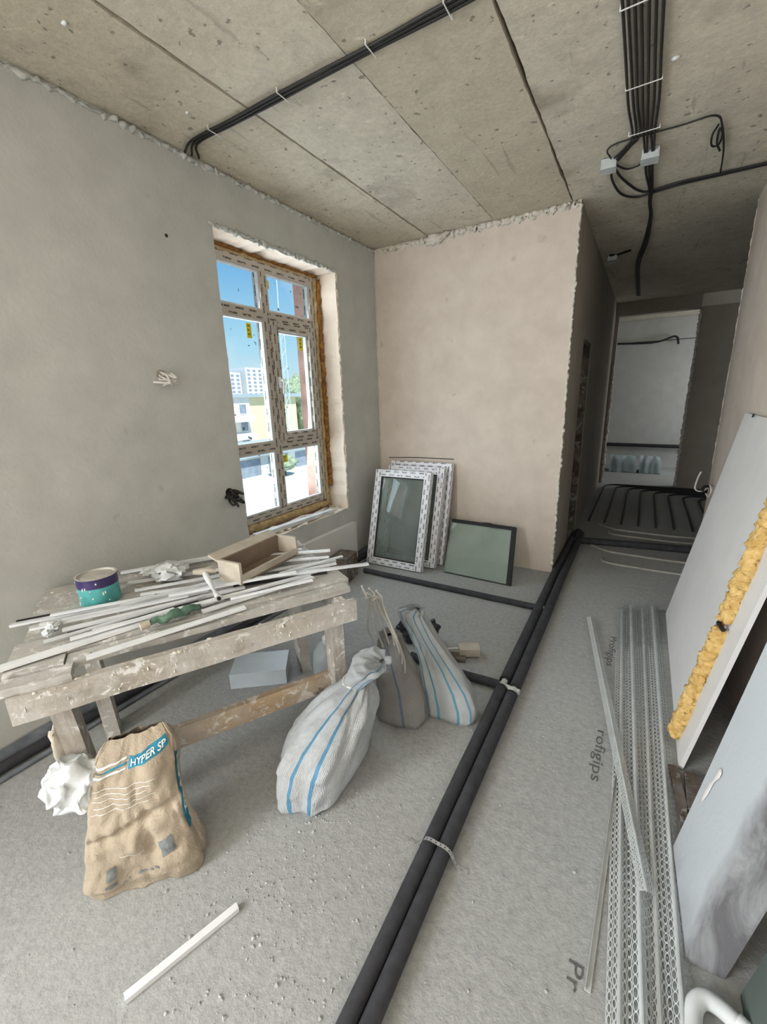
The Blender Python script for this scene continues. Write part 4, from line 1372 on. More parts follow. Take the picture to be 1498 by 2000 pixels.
# torn white liner hanging out on the left
ln = thing('torn_plastic_bag', (-1.42, .36, 0), 'torn white plastic bag bulging out left of the cement sack', 'plastic bag')
m = MB()
def liner(u, v):
    a = 2 * math.pi * u
    t = v
    c = Vector((-1.345, .455, .335)).lerp(Vector((-1.50, .345, .335)), t)
    r = .050 + .045 * math.sin(math.pi * min(1, t * 1.15) * .75) - .055 * max(0, t - .75) * 3
    d = Vector((.35, -.6, 0)).normalized()
    p = c + d * math.cos(a) * r * .75 + Vector((0, 0, 1)) * math.sin(a) * r
    return p + Vector((nz3(p * 24, 1, 1), nz3(p * 24, 1, 4), nz3(p * 24, 1, 8))) * .028 + Vector((nz3(p * 70, 1, 1), nz3(p * 70, 1, 4), nz3(p * 70, 1, 8))) * .005
m.grid(liner, 80, 50, True)
m.build('film', M_plastic_bag, ln, True, 55)

# ================================================================== WINDOW LEAVES leaning on the back wall
def leaf(name, label, x0, x1, ybot, ytop, ht, mat, pane_mat, fw=.062, th=.06, z0=.012, yaw=0.0):
    """frame leaning back: bottom front edge at ybot, top front edge at ytop"""
    t = thing(name, ((x0 + x1) / 2, ybot, 0), label, 'window leaf', 'spare window leaves')
    up = Vector((0, ytop - ybot, math.sqrt(max(.01, ht * ht - (ytop - ybot) ** 2)))).normalized()
    ax = Vector((math.cos(yaw), math.sin(yaw), 0))
    nb = Vector((0, 1, 0)) * up.z - Vector((0, 0, 1)) * up.y
    O = Vector((x0, ybot, z0))
    Wd = x1 - x0
    def P(a, c, d):
        return O + ax * a + up * c + nb * d
    def brick(a0, a1, c0, c1, d0, d1, nm, mt):
        m = MB()
        m.hexa([P(a0, c0, d0), P(a1, c0, d0), P(a1, c0, d1), P(a0, c0, d1), P(a0, c1, d0), P(a1, c1, d0), P(a1, c1, d1), P(a0, c1, d1)])
        return bevel(m.build(nm, mt, t), .004, 1)
    brick(0, fw, 0, ht, 0, th, 'frame_bar', mat)
    brick(Wd - fw, Wd, 0, ht, 0, th, 'frame_bar', mat)
    brick(fw, Wd - fw, 0, fw, 0, th, 'frame_bar', mat)
    brick(fw, Wd - fw, ht - fw, ht, 0, th, 'frame_bar', mat)
    g = .010
    for a0, a1, c0, c1 in ((fw, fw + g, fw, ht - fw), (Wd - fw - g, Wd - fw, fw, ht - fw), (fw + g, Wd - fw - g, fw, fw + g), (fw + g, Wd - fw - g, ht - fw - g, ht - fw)):
        brick(a0, a1, c0, c1, .010, .018, 'gasket', M_rubber)
    brick(fw + .002, Wd - fw - .002, fw + .002, ht - fw - .002, .022, .028, 'pane', pane_mat)
    brick(fw + .002, Wd - fw - .002, fw + .002, ht - fw - .002, .044, .048, 'pane', pane_mat)
    return t
leaf('window_leaf', 'front white window leaf with dark printed film leaning on the back wall', -2.085, -1.525, 3.07, 3.30, .88, M_pvc_film, M_leafglass, yaw=.01)
leaf('window_leaf', 'second white window leaf peeping out behind the front one', -2.02, -1.455, 3.205, 3.43, .90, M_pvc_film, M_leafglass, yaw=.01)
leaf('window_leaf', 'rear dark-edged window leaf right against the back wall', -2.05, -1.42, 3.315, 3.53, .925, M_pvc_film, M_leafglass, .05, .05, yaw=.01)
tag(MB().tube([(-2.06, 3.50, .945), (-1.75, 3.52, .955), (-1.40, 3.515, .955)], .004, 6).build('wire_rod', M_cable, None, True), 'thin dark rod resting on top of the leaning window leaves', 'rod')
# insulated glass unit with black edge
ig = thing('glass_unit', (-1.06, 3.2, 0), 'greenish sealed glass unit with black rim leaning on the back wall', 'glass pane')
ax = Vector((1, -.03, 0)).normalized()
IO = Vector((-1.355, 3.19, .010))
iu = Vector((.0, .32, .405))
iu = Vector((-.05, .30, .42)).normalized()
inb = ax.cross(iu).normalized()
if inb.y < 0: inb = -inb
IW, IH = .585, .50
def IP(a, c, d):
    return IO + ax * a + iu * c + inb * d
def ibox(a0, a1, c0, c1, d0, d1, nm, mt):
    return MB().hexa([IP(a0, c0, d0), IP(a1, c0, d0), IP(a1, c0, d1), IP(a0, c0, d1), IP(a0, c1, d0), IP(a1, c1, d0), IP(a1, c1, d1), IP(a0, c1, d1)]).build(nm, mt, ig)
ibox(.004, IW - .002, .004, IH - .004, 0, .004, 'pane', M_iguglass)
ibox(.004, IW - .002, .004, IH - .004, .026, .030, 'pane', M_iguglass)
ibox(0, .010, 0, IH, .005, .025, 'rim', M_rubber)
ibox(IW - .03, IW + .006, 0, IH, -.002, .034, 'rim', M_rubber)
ibox(.010, IW - .03, 0, .010, .005, .025, 'rim', M_rubber)
ibox(.010, IW - .03, IH - .032, IH, -.003, .034, 'rim', M_rubber)
m = MB()
blob(m, IP(.33, IH - .005, .012), (.05, .012, .016), 2, 14, 8, .5)
m.build('sealant_lump', M_rubber, ig, True, 180)

# ---------------- board under the window sill, brown scraps between bench and leaves
b = MB()
b.bb((XL + .004, 2.26, .02), (XL + .055, 3.06, .40))
o = bevel(b.build('foam_board', M_panel_white), .004)
tag(o, 'pale grey insulation board standing against the wall below the window sill', 'board')
b = MB()
b.bar((XL - .08, 1.98, .565), (XL - .05, 2.85, .548), .05, .03)
o = b.build('sill_batten', M_pvc_dusty)
tag(o, 'pale dusty batten lying along the rough window sill', 'batten')
b = MB()
random.seed(14)
for k in range(46):
    y, x = random.uniform(2.2, 3.0), random.uniform(XF + .02, XL - .005)
    s = random.uniform(.008, .026)
    blob(b, (x, y, WZ0 + .002), (s, s, s * .6), k, 7, 5, .5)
tag(b.build('sill_rubble', M_plaster_lump, None, True, 180), 'broken plaster rubble lying on the window sill', 'rubble', kind='stuff')
b = MB()
b.box((-2.07, 2.70, .11), (.16, .22, .216), Matrix.Rotation(.2, 3, 'Z'))
o = b.build('cardboard_box', M_wood_dark)
tag(bevel(o, .004), 'dark brown cardboard box on the floor between bench and window leaves', 'box')

# ================================================================== RIGHT SIDE: boards leaning on the right wall
# large white sheet with a foam run near its near edge
sh = thing('white_sheet', (.3, 2.5, 0), 'large white sheet leaning on the right wall with yellow foam along it', 'sheet')
def SP(y, z, d=0.0):
    """point on the sheet's face: y along the wall, z height, d proud of the face"""
    t = z / 1.36
    lean = (.508 - .283)
    x = .283 + lean * t + (.005 * math.sin(y * 2))
    n = Vector((-1.36, 0, lean)).normalized()
    return Vector((x, y, z)) + n * d
yn, yf, zt = 1.785, 3.225, 1.35
m = MB()
nb = 16
for k in range(nb):
    z0, z1 = .004 + zt * k / nb, .004 + zt * (k + 1) / nb
    m.hexa([SP(yn, z0, 0), SP(yn, z0, -.016), SP(yf, z0, -.016), SP(yf, z0, 0), SP(yn, z1, 0), SP(yn, z1, -.016), SP(yf, z1, -.016), SP(yf, z1, 0)])
m.build('board', M_panel_white, sh)
foam_pts, foam_r = [], []
def foam_on_sheet(z0, z1, seed, name):
    P, Rr = [], []
    nn = int((z1 - z0) / .005)
    for k in range(nn + 1):
        z = z0 + (z1 - z0) * k / nn
        e = min(1, min(k, nn - k) / 3 + .45)
        P.append(SP(1.93 + .05 * (z / 1.3) + .012 * nz3((z * 9, seed, 0)), z, .012))
        Rr.append((.031 + .003 * nz3((z * 20, seed, 1)) + .006 * math.sin(z * 150) * abs(nz3((z * 12, 1, 0)))) * e)
    m = MB().tube(P, Rr, 26)
    out = []
    for q in m.v:
        q = Vector(q)
        d = Vector((nz3(q * 34, 1, seed), nz3(q * 34, 1, seed + 5), nz3(q * 34, 1, seed + 9))) * .006
        d += Vector((nz3(q * 75, 1, seed), nz3(q * 75, 1, seed + 5), nz3(q * 75, 1, seed + 9))) * .012
        out.append(tuple(q + d))
    m.v = out
    return m.build(name, M_foam, sh, True, 180)
foam_on_sheet(.03, .575, 1.0, 'foam_bead')
foam_on_sheet(.605, 1.32, 7.0, 'foam_bead')
MB().tube([SP(1.905, .59, .02), SP(1.955, .592, .03), SP(2.005, .588, .012)], .008, 8).build('dark_strap', M_rubber, sh, True)
m = MB()
random.seed(11)
for k in range(46):
    z = random.uniform(.05, 1.25)
    blob(m, SP(1.966 + random.uniform(0, .012) + .05 * z / 1.3, z, .004), (.007, .009, .013), k, 7, 5, .5)
m.build('foam_crumbs', M_foam_old, sh, True, 180)
m = MB()
m.tube([SP(2.93, 1.352, .006), SP(2.93, 1.352, .012)], .010, 10)
m.build('screw', M_rubber, sh)

# dark grey sheet set into the gap between the leaning boards
m = MB()
m.hexa([(.395, 1.44, .003), (.412, 1.44, .003), (.412, 1.76, .003), (.395, 1.76, .003), (.502, 1.44, 1.2), (.519, 1.44, 1.2), (.519, 1.76, 1.2), (.502, 1.76, 1.2)])
tag(m.build('grey_sheet', M_dark_sheet), 'dark grey sheet set in the gap between the two white leaning boards', 'sheet')
# thick foam slab
def slab_mat():
    t = NT('slab_foam_white')
    c = (0.52, 0.56, 0.59)
    colr = t.ramp(t.noise(3, 4), (0.3, tuple(k * .93 for k in c)), (0.7, c))
    d = t.ramp(t.noise(7, 5, 0.6), (0.40, 0), (0.60, 1))
    sp_ = t.n('ShaderNodeSeparateXYZ')
    t.l(t.tc.outputs['Object'], sp_.inputs[0])
    mp = t.n('ShaderNodeMapping')
    mp.inputs['Scale'].default_value = (9, 6, 2.2)
    mp.inputs['Rotation'].default_value = (.5, 0, .3)
    t.l(t.tc.outputs['Object'], mp.inputs[0])
    sm_ = t.ramp(t.noise(1.6, 6, .65, mp.outputs[0], .8), (.30, 0), (.58, 1))
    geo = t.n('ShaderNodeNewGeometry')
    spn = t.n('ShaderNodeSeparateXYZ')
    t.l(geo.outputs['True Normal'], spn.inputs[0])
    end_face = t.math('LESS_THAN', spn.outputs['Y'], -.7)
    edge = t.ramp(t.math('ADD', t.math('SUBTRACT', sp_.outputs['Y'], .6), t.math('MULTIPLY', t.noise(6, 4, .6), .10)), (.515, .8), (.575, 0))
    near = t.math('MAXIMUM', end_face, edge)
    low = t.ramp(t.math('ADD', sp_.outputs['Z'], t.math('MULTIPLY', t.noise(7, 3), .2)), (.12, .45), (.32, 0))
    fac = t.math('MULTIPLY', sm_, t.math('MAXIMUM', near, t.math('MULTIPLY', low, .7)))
    colr = t.mix(t.math('MULTIPLY', near, .55), colr, (0.26, 0.255, 0.26))  # end face and near edge greyed: dirt plus shade put into the colour
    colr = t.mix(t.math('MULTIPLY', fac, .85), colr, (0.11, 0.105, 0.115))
    t.base(colr)
    t.bump(t.noise(60, 3), .2, .004)
    return t.fin(.8, .2)
fs = thing('foam_slab', (.3, 1.22, 0), 'thick bluish-white foam slab with smeared dirty corner leaning on the right wall', 'slab')
m = MB()
def FS(x, y, z): return (x + .137 * z, y, z)
for k in range(8):
    z0, z1 = .004 + k * .155, .004 + (k + 1) * .155
    m.hexa([FS(.256, 1.066, z0), FS(.345, 1.072, z0), FS(.330, 1.388, z0), FS(.240, 1.383, z0), FS(.256, 1.066, z1), FS(.345, 1.072, z1), FS(.330, 1.388, z1), FS(.240, 1.383, z1)])
m.build('slab', slab_mat(), fs)
m = MB()
n_ = 12
pk = [(1.335, .30, .004), (1.325, .36, .010), (1.310, .42, .006), (1.300, .45, .010)]
P = [Vector(FS(.2415 - .0017, y, z)) for y, z, _ in pk]
m.tube(smooth_path([(p.x, p.y, p.z) for p in P], 4), [.008, .010, .012, .013, .012, .009, .006, .008, .012, .014, .014, .011, .007], 8)
m.v = [(x + (.137 * z + .2405 - x) * .75, y, z) for x, y, z in m.v]
m.build('paint_mark', M_panel_white, fs, True)
# dark green sheet at the lower right
m = MB()
m.hexa([(.375, .55, .003), (.390, .55, .003), (.390, 1.055, .003), (.375, 1.055, .003), (.500, .55, 1.0), (.515, .55, 1.0), (.515, 1.055, 1.0), (.500, 1.055, 1.0)])
tag(m.build('green_sheet', M_green_board), 'dark green plasterboard sheet leaning at the lower right corner', 'sheet')
# white plastic elbow
el = thing('plastic_elbow', (.30, .98, 0), 'white plastic elbow pipe on the floor at the bottom right', 'pipe fitting')
MB().tube(smooth_path([(.262, .90, .022), (.268, .955, .024), (.290, .985, .026), (.325, .985, .026), (.365, .965, .026)], 5), [.020] * 21, 12).build('bend', M_pvc_dusty, el, True)
MB().tube([(.352, .972, .026), (.385, .955, .026)], .025, 12).build('socket', M_pvc, el, True)
# laths at the foot of the right wall
for i, (p, q, wd, lab) in enumerate((((.262, 1.77, .012), (.300, 1.41, .012), .032, 'dark wooden lath on the floor at the foot of the white sheet'),
                                ((.325, 1.76, .012), (.318, 1.42, .012), .05, 'second dark wooden lath, closer to the right wall'))):
    tag(MB().bar(p, q, wd, .02).build('wooden_lath', M_wood_dark), lab, 'lath', 'dark laths at the right wall')

# ================================================================== PERFORATED BEADS
def bead_profile(p0, p1, label, fw=.024, hgt=.016, pitch=.017, yaw_up=0.0, name='corner_bead', mesh_end=False, z=.004, hole=.33):
    """corner bead: two perforated flanges meeting at a raised nose"""
    a, c = Vector(p0), Vector(p1)
    d = c - a
    L = d.length
    x = d.normalized()
    y = Vector((0, 0, 1)).cross(x).normalized()
    t = thing(name, (a + c) / 2, label, 'corner bead', 'perforated corner beads')
    nn = int(L / pitch)
    for s in (-1, 1):
        m = MB()
        # flange surface: from nose (0, hgt) to (s*fw, 0)
        def Q(l, w):
            return a + x * l + y * (s * fw * w) + Vector((0, 0, z + hgt * (1 - w)))
        m.quad([Q(0, 0), Q(L, 0), Q(L, .22), Q(0, .22)])
        m.quad([Q(0, .93), Q(L, .93), Q(L, 1), Q(0, 1)])
        for rr in range(2):
            w0, w1 = .22 + .355 * rr, .22 + .355 * (rr + 1)
            for k in range(nn):
                l0, l1 = L * k / nn, L * (k + 1) / nn
                if rr == 1:
                    o_ = .5 * L / nn
                    l0, l1 = l0 + o_, min(L, l1 + o_)
                    if k == 0:
                        m.quad([Q(0, w0), Q(l0, w0), Q(l0, w1), Q(0, w1)])
                lc, wc = (l0 + l1) / 2, (w0 + w1) / 2
                ro, ri = [], []
                for q_ in range(8):
                    an = 2 * math.pi * (q_ + .5) / 8
                    ca, sa = math.cos(an), math.sin(an)
                    k_ = 1 / max(abs(ca), abs(sa))
                    ro.append(Q(lc + (l1 - l0) / 2 * ca * k_, wc + (w1 - w0) / 2 * sa * k_))
                    ri.append(Q(lc + (l1 - l0) * min(.44, hole + .06) * ca, wc + (w1 - w0) * hole * sa))
                for q_ in range(8):
                    q2 = (q_ + 1) % 8
                    m.quad([ro[q_], ro[q2], ri[q2], ri[q_]])
        o = m.build('flange', M_alu, t)
    m = MB()
    m.tube([a + Vector((0, 0, z + hgt)), c + Vector((0, 0, z + hgt))], .0028, 6)
    m.build('nose', M_alu, t, True)
    if mesh_end:
        m = MB()
        random.seed(int(abs(p1[0]) * 1000) + 5)
        for k in range(26):
            l = L - .52 + k * .022
            jw = random.uniform(.9, 1.35)
            m.tube([a + x * l + y * (-fw * jw) + Vector((0, 0, z + .012)), a + x * (l + .004) + Vector((0, 0, z + hgt + .014)), a + x * l + y * fw * jw + Vector((0, 0, z + .012))], .0009, 3, False)
        for wv in (-1, -.6, .6, 1):
            m.tube([a + x * (L - .55) + y * fw * wv + Vector((0, 0, z + .012)), a + x * (L + random.uniform(.0, .09)) + y * fw * (wv * 1.1) + Vector((0, 0, z + .02 + random.uniform(0, .03)))], .0009, 3, False)
        m.build('mesh_wing', M_grey_ink, t)
    return t
bead_profile((.122, .62, 0), (.024, 3.13, 0), 'leftmost perforated metal corner bead in the bundle on the right', fw=.030, hgt=.012, pitch=.024, mesh_end=True, hole=.30)
bead_profile((.170, .62, 0), (.075, 3.20, 0), 'second perforated metal corner bead from the left in the bundle', fw=.034, hgt=.024, pitch=.026, mesh_end=True, hole=.38)
bead_profile((.206, .62, 0), (.145, 3.22, 0), 'third perforated metal corner bead from the left in the bundle', fw=.030, hgt=.010, pitch=.026, mesh_end=True, hole=.34, z=.002)
bead_profile((.250, .62, 0), (.205, 3.25, 0), 'rightmost perforated metal corner bead, next to the foam slab', fw=.032, hgt=.026, pitch=.025, mesh_end=True, hole=.38)
bead_profile((.168, 1.18, 0), (-.155, 2.88, 0), 'corner bead lying aslant on top of the bundle', fw=.022, hgt=.010, z=.029, pitch=.016, hole=.20)
tp = thing('edge_trim', (.05, 1.3, 0), 'thin pale metal edge trim lying left of the bead bundle', 'trim strip')
m = MB()
m.bar((.041, .868, .004), (.075, 1.72, .004), .014, .003)
m.bar((.034, .868, .010), (.068, 1.72, .010), .002, .012)
m.build('strip', M_alu, tp)
# mesh scrap beside the bundle's far end
m = MB()
random.seed(4)
for k in range(16):
    x0 = .235 + .006 * k
    m.tube([(x0, 3.28, .004), (x0 + .012, 2.95 + random.uniform(-.1, .1), .004)], .0009, 3, False)
for k in range(22):
    y0 = 2.80 + k * .022
    m.tube([(.225, y0, .005), (.335, y0 + .01, .005)], .0009, 3, False)
tag(m.build('fibre_mesh', M_grey_ink), 'loose dark fibre mesh scrap beyond the bead bundle', 'mesh')

# ---------------- white stick on the floor in front
tag(bevel(MB().bar((-.991, .25, .009), (-.899, .54, .009), .021, .016).build('plastic_strip', M_pvc), .003), 'short white plastic strip alone on the floor at the bottom left', 'strip')

# ================================================================== PRINT on the floor covering
def floor_text(text, x, y, size, length, name):
    """reads towards the camera (-y), tops of the letters to +x"""
    text_map(text, lambda a, c: Vector((x + size * c, y - length * a, .0015)), name, M_ink, floor, .0)
floor_text('rofigips', -.020, 1.855, .040, .30, 'floor_lettering')
floor_text('Pr', -.010, .918, .038, .068, 'floor_lettering')
floor_text('Profigips', -.022, 2.74, .038, .34, 'floor_lettering')

# ================================================================== CEILING CABLES
def cable(pts, label, group, r=.006, mat=None, name='ceiling_cable', n=6):
    o = MB().tube(smooth_path(pts, n), r, 8).build(name, mat or M_cable, None, True)
    return tag(o, label, 'cable', group)
zc = H - .0095
lab3 = ['cable of the cross run nearest the camera', 'middle cable of the cross run over the ceiling', 'cable of the cross run farthest from the camera']
for i in range(3):
    y = 1.680 + i * .016
    pts = [(XL + .012 + .01 * i, y + .05 + .02 * i, zc)] + [(XL + .15 + k * .27, y + .008 * nz3((k * .9, i, 0)), zc - .002) for k in range(10)]
    cable(pts, 'black ' + lab3[i], 'black cables crossing the ceiling', .0058)
def clip(x, y, along, label, grp, wd=.06):
    m = MB()
    v = Vector((0, 1, 0)) if along == 'y' else Vector((1, 0, 0))
    p = Vector((x, y, H - .012))
    m.bar(p - v * wd / 2 + Vector((0, 0, -.008)), p + v * wd / 2 + Vector((0, 0, -.008)), .0035, .003)
    m.bar(p - v * wd / 2 + Vector((0, 0, -.01)), p - v * wd / 2 + Vector((0, 0, .011)), .004, .004, (0, 1, 0) if along == 'x' else (1, 0, 0))
    m.bar(p + v * wd / 2 + Vector((0, 0, -.01)), p + v * wd / 2 + Vector((0, 0, .011)), .004, .004, (0, 1, 0) if along == 'x' else (1, 0, 0))
    return tag(m.build('cable_clip', M_clip), label, 'clip', grp)
for x, l in ((-1.93, 'white cable clip on the cross run nearest the left wall'), (-1.48, 'white cable clip in the middle of the cross run'), (-1.03, 'white cable clip on the cross run at the second slab joint'), (-.72, 'white cable clip on the cross run nearest the top edge')):
    clip(x, 1.697, 'y', l, 'cable clips on the ceiling', .075)
# bundle running along the room
bx0 = [-.214, -.196, -.177, -.157, -.136, -.114, -.094]
ordn = ['leftmost', 'second', 'third', 'fourth', 'fifth', 'sixth', 'rightmost']
for i, x in enumerate(bx0):
    end = [(-.296, 3.06), (-.286, 3.08), (-.278, 3.10), (-.148, 3.13), (-.139, 3.13), (-.115, 3.13), (-.108, 3.13)][i]
    xb = -.205 + i * .0165
    pts = [(x + .004 * nz3((k * .8, i, 3)), .9 + k * .29, zc - .002) for k in range(7)] + [(xb, 2.93, zc - .003), ((xb * .6 + end[0] * .4), 3.02, zc - .006), (end[0], end[1] + .03, zc - .012)]
    cable(pts, f'{ordn[i]} black cable of the ceiling bundle', 'black cable bundle on the ceiling', .0056)
for y, l in ((2.03, 'white clip band across the bundle at the top edge of the picture'), (2.50, 'white clip band across the middle of the cable bundle'), (2.90, 'white clip band across the bundle just before the boxes')):
    clip(-.153, y, 'x', l, 'cable clips on the ceiling', .135)
def jbox(x, y, label, s=.078):
    t = thing('junction_box', (x, y, H), label, 'junction box', 'grey junction boxes')
    Mz = Matrix.Rotation(.05, 3, 'Z')
    o = MB().box((x, y, H - .024), (s, s, .044), Mz).build('body', M_jbox, t)
    bevel(o, .004)
    o = MB().box((x, y, H - .0495), (s * 1.04, s * 1.04, .006), Mz).build('cover', M_jbox, t)
    bevel(o, .002)
jbox(-.328, 3.155, 'grey junction box on the ceiling, left one of the pair')
jbox(-.124, 3.17, 'grey junction box on the ceiling under the cable bundle', .084)
jbox(-.425, 5.15, 'small grey junction box deep in the dark corridor ceiling')
zb_ = H - .010
cable([(-.32, 3.205, zb_ - .01), (-.325, 3.42, zb_), (-.285, 3.66, zb_), (-.20, 3.77, zb_), (-.10, 3.76, zb_), (.06, 3.73, zb_), (.25, 3.73, zb_), (.50, 3.73, zb_)], 'black cable looping from the left box towards the right wall', 'black cables around the boxes', .007)
cable([(-.305, 3.205, zb_ - .01), (-.27, 3.42, zb_), (-.19, 3.66, zb_), (-.12, 3.72, zb_), (.02, 3.69, zb_), (.25, 3.70, zb_), (.50, 3.71, zb_)], 'black cable of the inner loop from the left box', 'black cables around the boxes', .007)
cable([(-.315, 3.11, zb_), (-.325, 3.0, zb_), (-.25, 2.955, zb_), (0, 2.965, zb_), (.14, 2.965, zb_), (.185, 3.1, zb_), (.225, 3.4, zb_), (.245, 3.70, zb_)], 'thin black cable drawn in a wide rectangle right of the boxes', 'black cables around the boxes', .0045)
cable([(.165, 3.06, zb_ - .004), (.150, 3.15, zb_ - .006), (.160, 3.27, zb_ - .006), (.190, 3.28, zb_ - .006), (.195, 3.17, zb_ - .006), (.175, 3.10, zb_ - .006), (.180, 3.24, zb_ - .010), (.205, 3.36, zb_ - .006)], 'small coil of black cable on the ceiling right of the boxes', 'black cables around the boxes', .005)
cable([(-.30, 3.20, zb_), (-.24, 3.30, zb_), (-.16, 3.28, zb_), (-.13, 3.22, zb_)], 'short black cable linking the two ceiling boxes', 'black cables around the boxes', .005)
for i, (dx, l) in enumerate(((-.016, 'left'), (.0, 'middle'), (.016, 'right'))):
    cable([(-.130 + dx, 3.215, zb_ - .01), (-.128 + dx, 3.45, zb_), (-.118 + dx * .5, 3.70, zb_ - .002 * i), (-.122 + dx * .3, 3.95, zb_), (-.115 + dx * .4, 4.25, zb_), (-.150 + dx, 4.9, zb_), (-.22 + dx, 5.7, zb_), (-.235 + dx, 7.4, zb_)],
          f'{l} one of the black cables leaving the box into the corridor', 'black cables into the corridor', .0068)
cable([(-.45, 5.10, zb_), (-.38, 5.12, zb_), (-.27, 5.05, zb_)], 'black cable stub at the corridor junction box', 'black cables into the corridor', .010)
# old painted fixings on the ceiling
for x, y, s, l in ((-.045, 2.43, .014, 'white plaster dab on the ceiling right of the cable bundle'), (-1.86, 1.03, .012, 'white plaster dab on the ceiling at the top left'), (-1.93, 1.55, .008, 'tiny white plaster dab on the ceiling by the cross run')):
    m = MB()
    blob(m, (x, y, H - .002), (s, s * .8, .006), 3, 10, 6, .5)
    tag(m.build('plaster_dab', M_white_ink, None, True, 180), l, 'plaster')
# lump of plaster where the back wall meets the ceiling
m = MB()
blob(m, (-1.62, YB - .01, H - .03), (.10, .03, .045), 12, 20, 12, .6)
struct(m.build('trim_12', M_plaster_lump, None, True, 180))

# ================================================================== WIRE ENDS on the walls
def wire_tuft(name, c, nrm, label, mat, k, seed, s=.05, r=.0035):
    random.seed(seed)
    t = thing(name, c, label, 'wire')
    c, nrm = Vector(c), Vector(nrm)
    m = MB()
    m.tube([c - nrm * .003, c + nrm * .004], .028, 14)
    m.build('wall_hole', M_wall_shaded if mat is M_cable_pale else M_rubber, t)
    for i in range(k):
        d = [Vector((random.uniform(-1, 1), random.uniform(-1, 1), random.uniform(-1, .35))) * s for _ in range(3)]
        p = c + Vector((0, random.uniform(-.015, .015), random.uniform(-.015, .015)))
        pts = smooth_path([p, p + nrm * s * .6 + d[0] * .4, p + nrm * s * .8 + d[1] * .8 + Vector((0, 0, -s * .5)), p + nrm * s * .4 + d[2] * .7 + Vector((0, 0, -s * .2))], 5)
        MB().tube([(max(q.x, XL + r + .001) if nrm.x > .5 else q.x, q.y, q.z) for q in pts], r, 6).build('wire', mat, t, True)
wire_tuft('wire_tuft', (XL, 1.41, 1.655), (1, 0, 0), 'pale loop of coiled cable ends on the left wall', M_cable_pale, 7, 2, .062, .006)
wire_tuft('wire_tuft', (XL, 1.745, .945), (1, 0, 0), 'tangle of dark cable ends by the lower left window corner', M_cable, 11, 5, .066, .006)
t = thing('wire_tuft', (XR, 3.6, .70), 'bent pale cable ends sticking out of the right wall edge', 'wire')
MB().tube(smooth_path([(XR - .004, 4.16, .74), (.47, 4.14, .70), (.425, 4.12, .72), (.43, 4.12, .80), (.445, 4.12, .86)], 6), .006, 6).build('wire', M_cable_pale, t, True)
MB().tube(smooth_path([(XR - .004, 4.05, .75), (.50, 4.0, .78), (.505, 3.93, .75), (.50, 3.98, .69), (.49, 4.05, .70)], 6), .005, 6).build('wire', M_cable_pale, t, True)
MB().tube(smooth_path([(XR - .004, 4.10, .75), (.48, 4.08, .75), (.465, 4.06, .72)], 6), .011, 8).build('wire', M_rubber, t, True)
m = MB()
m.tube([(XL - .002, 1.562, 2.351), (XL + .002, 1.562, 2.351)], .009, 10)
o = m.build('anchor_hole', M_rubber)
tag(o, 'small dark drilled hole in the left wall above the pale wire', 'hole')

# ================================================================== FAR CORRIDOR AND ROOM
# underfloor heating loops
def loop_pts(k):
    x, yt = -.42 + k * .17, 7.78 - .085 * k
    return [(x, 5.4, .012), (x + .005, 6.1, .012), (x + .01, yt - .32, .012), (x + .03, yt - .14, .012), (x + .12, yt - .03, .012), (x + .30, yt, .012), (x + .7, yt + .01, .012), (2.3, yt + .01, .012)]
for k in range(9):
    tag(MB().tube(smooth_path(loop_pts(k), 6), .011, 6).build('heating_hose', M_hose, None, True),
        ['leftmost', 'second', 'third', 'fourth', 'fifth', 'sixth', 'seventh', 'eighth', 'rightmost'][k] + ' dark heating hose from the left on the far corridor floor', 'hose', 'dark heating hoses on the far floor')
for k, (y, l) in enumerate(((5.15, 'pale hose arc across the corridor floor, farthest'), (4.95, 'pale hose arc across the corridor floor, second'), (4.36, 'pale hose arc on the floor in front of the black crossing pipe'), (4.05, 'nearest pale hose arc on the corridor floor'))):
    tag(MB().tube(smooth_path([(-.30 + .12 * (k % 2), y + .12, .010), (-.15, y, .010), (.1, y - .03, .010), (.5, y - .02, .010), (.9, y + .1, .010)], 6), .010, 6).build('pale_hose', M_hose_pale, None, True), l, 'hose', 'pale hoses on the corridor floor')
M_rollblue = plain('insulation_bluegrey', (0.36, 0.45, 0.47), .7, .3, 0, .1, 6, .2)
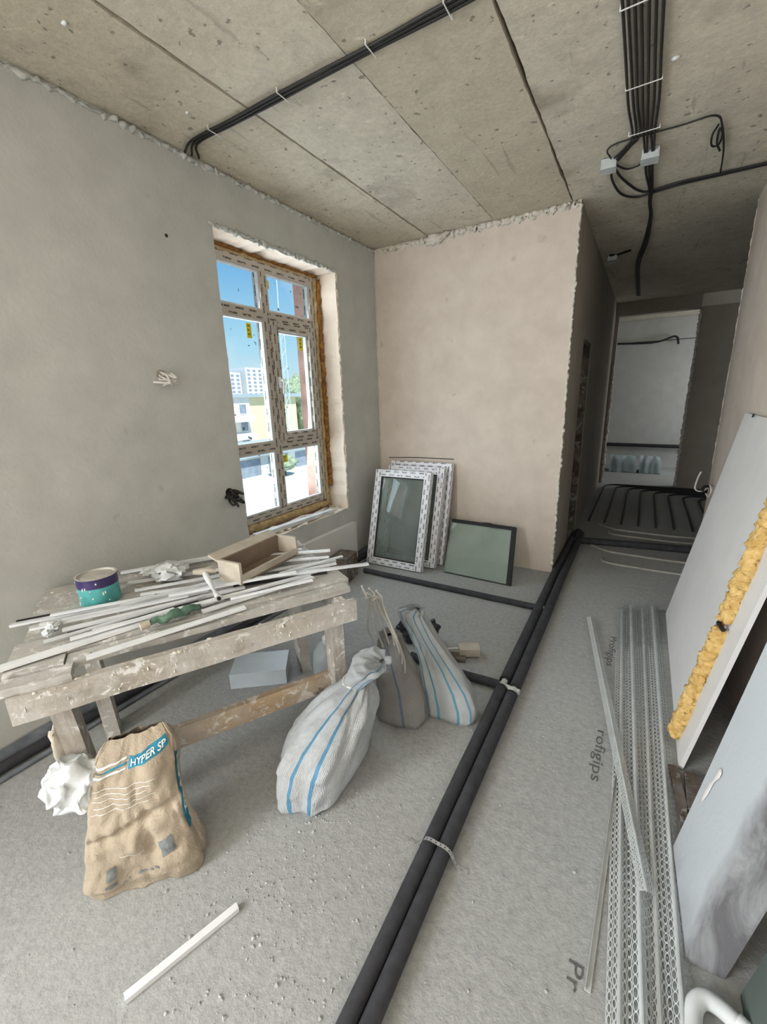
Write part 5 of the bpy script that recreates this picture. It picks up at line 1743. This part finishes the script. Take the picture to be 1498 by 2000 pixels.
for x, wd, l in ((-.22, .46, 'larger blue-grey bundle on the floor at the far wall'), (.22, .34, 'smaller blue-grey bundle at the far wall, right of the larger')):
    m = MB()
    def bun(u, v, x=x, wd=wd):
        a = math.pi * u
        return Vector((x - wd / 2 + wd * v, 9.30 - .20 * math.cos(a) + .02 * nz3((v * 5, u * 3, x)), .004 + .30 * math.sin(a) ** .6 + .02 * nz3((v * 6, u * 3, x + 2))))
    m.grid(bun, 16, 14)
    for vv in (0, 1):
        rg = [bun(i / 16, vv) for i in range(17)]
        m.quad(rg if vv else list(reversed(rg)))
    tag(m.build('insulation_bundle', M_rollblue, None, True, 50), l, 'insulation')
tag(MB().tube([(-.9, 9.93, .44), (.9, 9.93, .42)], .035, 10).build('wall_pipe', M_hose, None, True), 'black pipe running low along the far lit wall', 'pipe')
tag(MB().tube(smooth_path([(-.9, 9.95, 2.41), (0, 9.94, 2.36), (.35, 9.94, 2.44), (.42, 9.93, 2.30)], 6), .018, 8).build('wall_cable', M_hose, None, True), 'black cable strung high along the far lit wall', 'cable')

# ================================================================== DUST AND CRUMBS on the floor
random.seed(21)
m = MB()
def crumb(x, y, s, seed):
    c = Vector((x, y, s * .25))
    k = 6
    top = c + Vector((random.uniform(-.3, .3) * s, random.uniform(-.3, .3) * s, s * random.uniform(.35, .7)))
    ring = [c + Vector((math.cos(2 * math.pi * j / k) * s * random.uniform(.6, 1), math.sin(2 * math.pi * j / k) * s * random.uniform(.6, 1), random.uniform(-.2, .15) * s)) for j in range(k)]
    for j in range(k):
        m.quad([ring[j], ring[(j + 1) % k], top])
        a, c2 = ring[j].copy(), ring[(j + 1) % k].copy()
        a.z = c2.z = 0
        m.quad([a, c2, ring[(j + 1) % k], ring[j]])
for k in range(1300):
    if random.random() < .55:
        cx_, cy_, sd = random.choice([(-.86, .75, .12), (-.80, .95, .10), (-.75, .55, .16), (-.95, .62, .1), (-.70, .80, .10), (-.62, .45, .14)])
        x, y = random.gauss(cx_, sd), random.gauss(cy_, sd)
    else:
        x, y = random.uniform(-2.0, .2), random.uniform(.15, 2.6)
    if -.50 < x < -.35 or x > .0 and y > .5:
        continue
    s = min(.012, .0014 + abs(random.gauss(0, .0024)))
    crumb(x, y, s, k)
cr_o = m.build('mortar_crumbs', plain('crumb_grey', (0.42, 0.43, 0.43), .95, .1, 0, .25, 30))
tag(cr_o, 'loose mortar crumbs and dust scattered over the grey floor', 'rubble', kind='stuff')
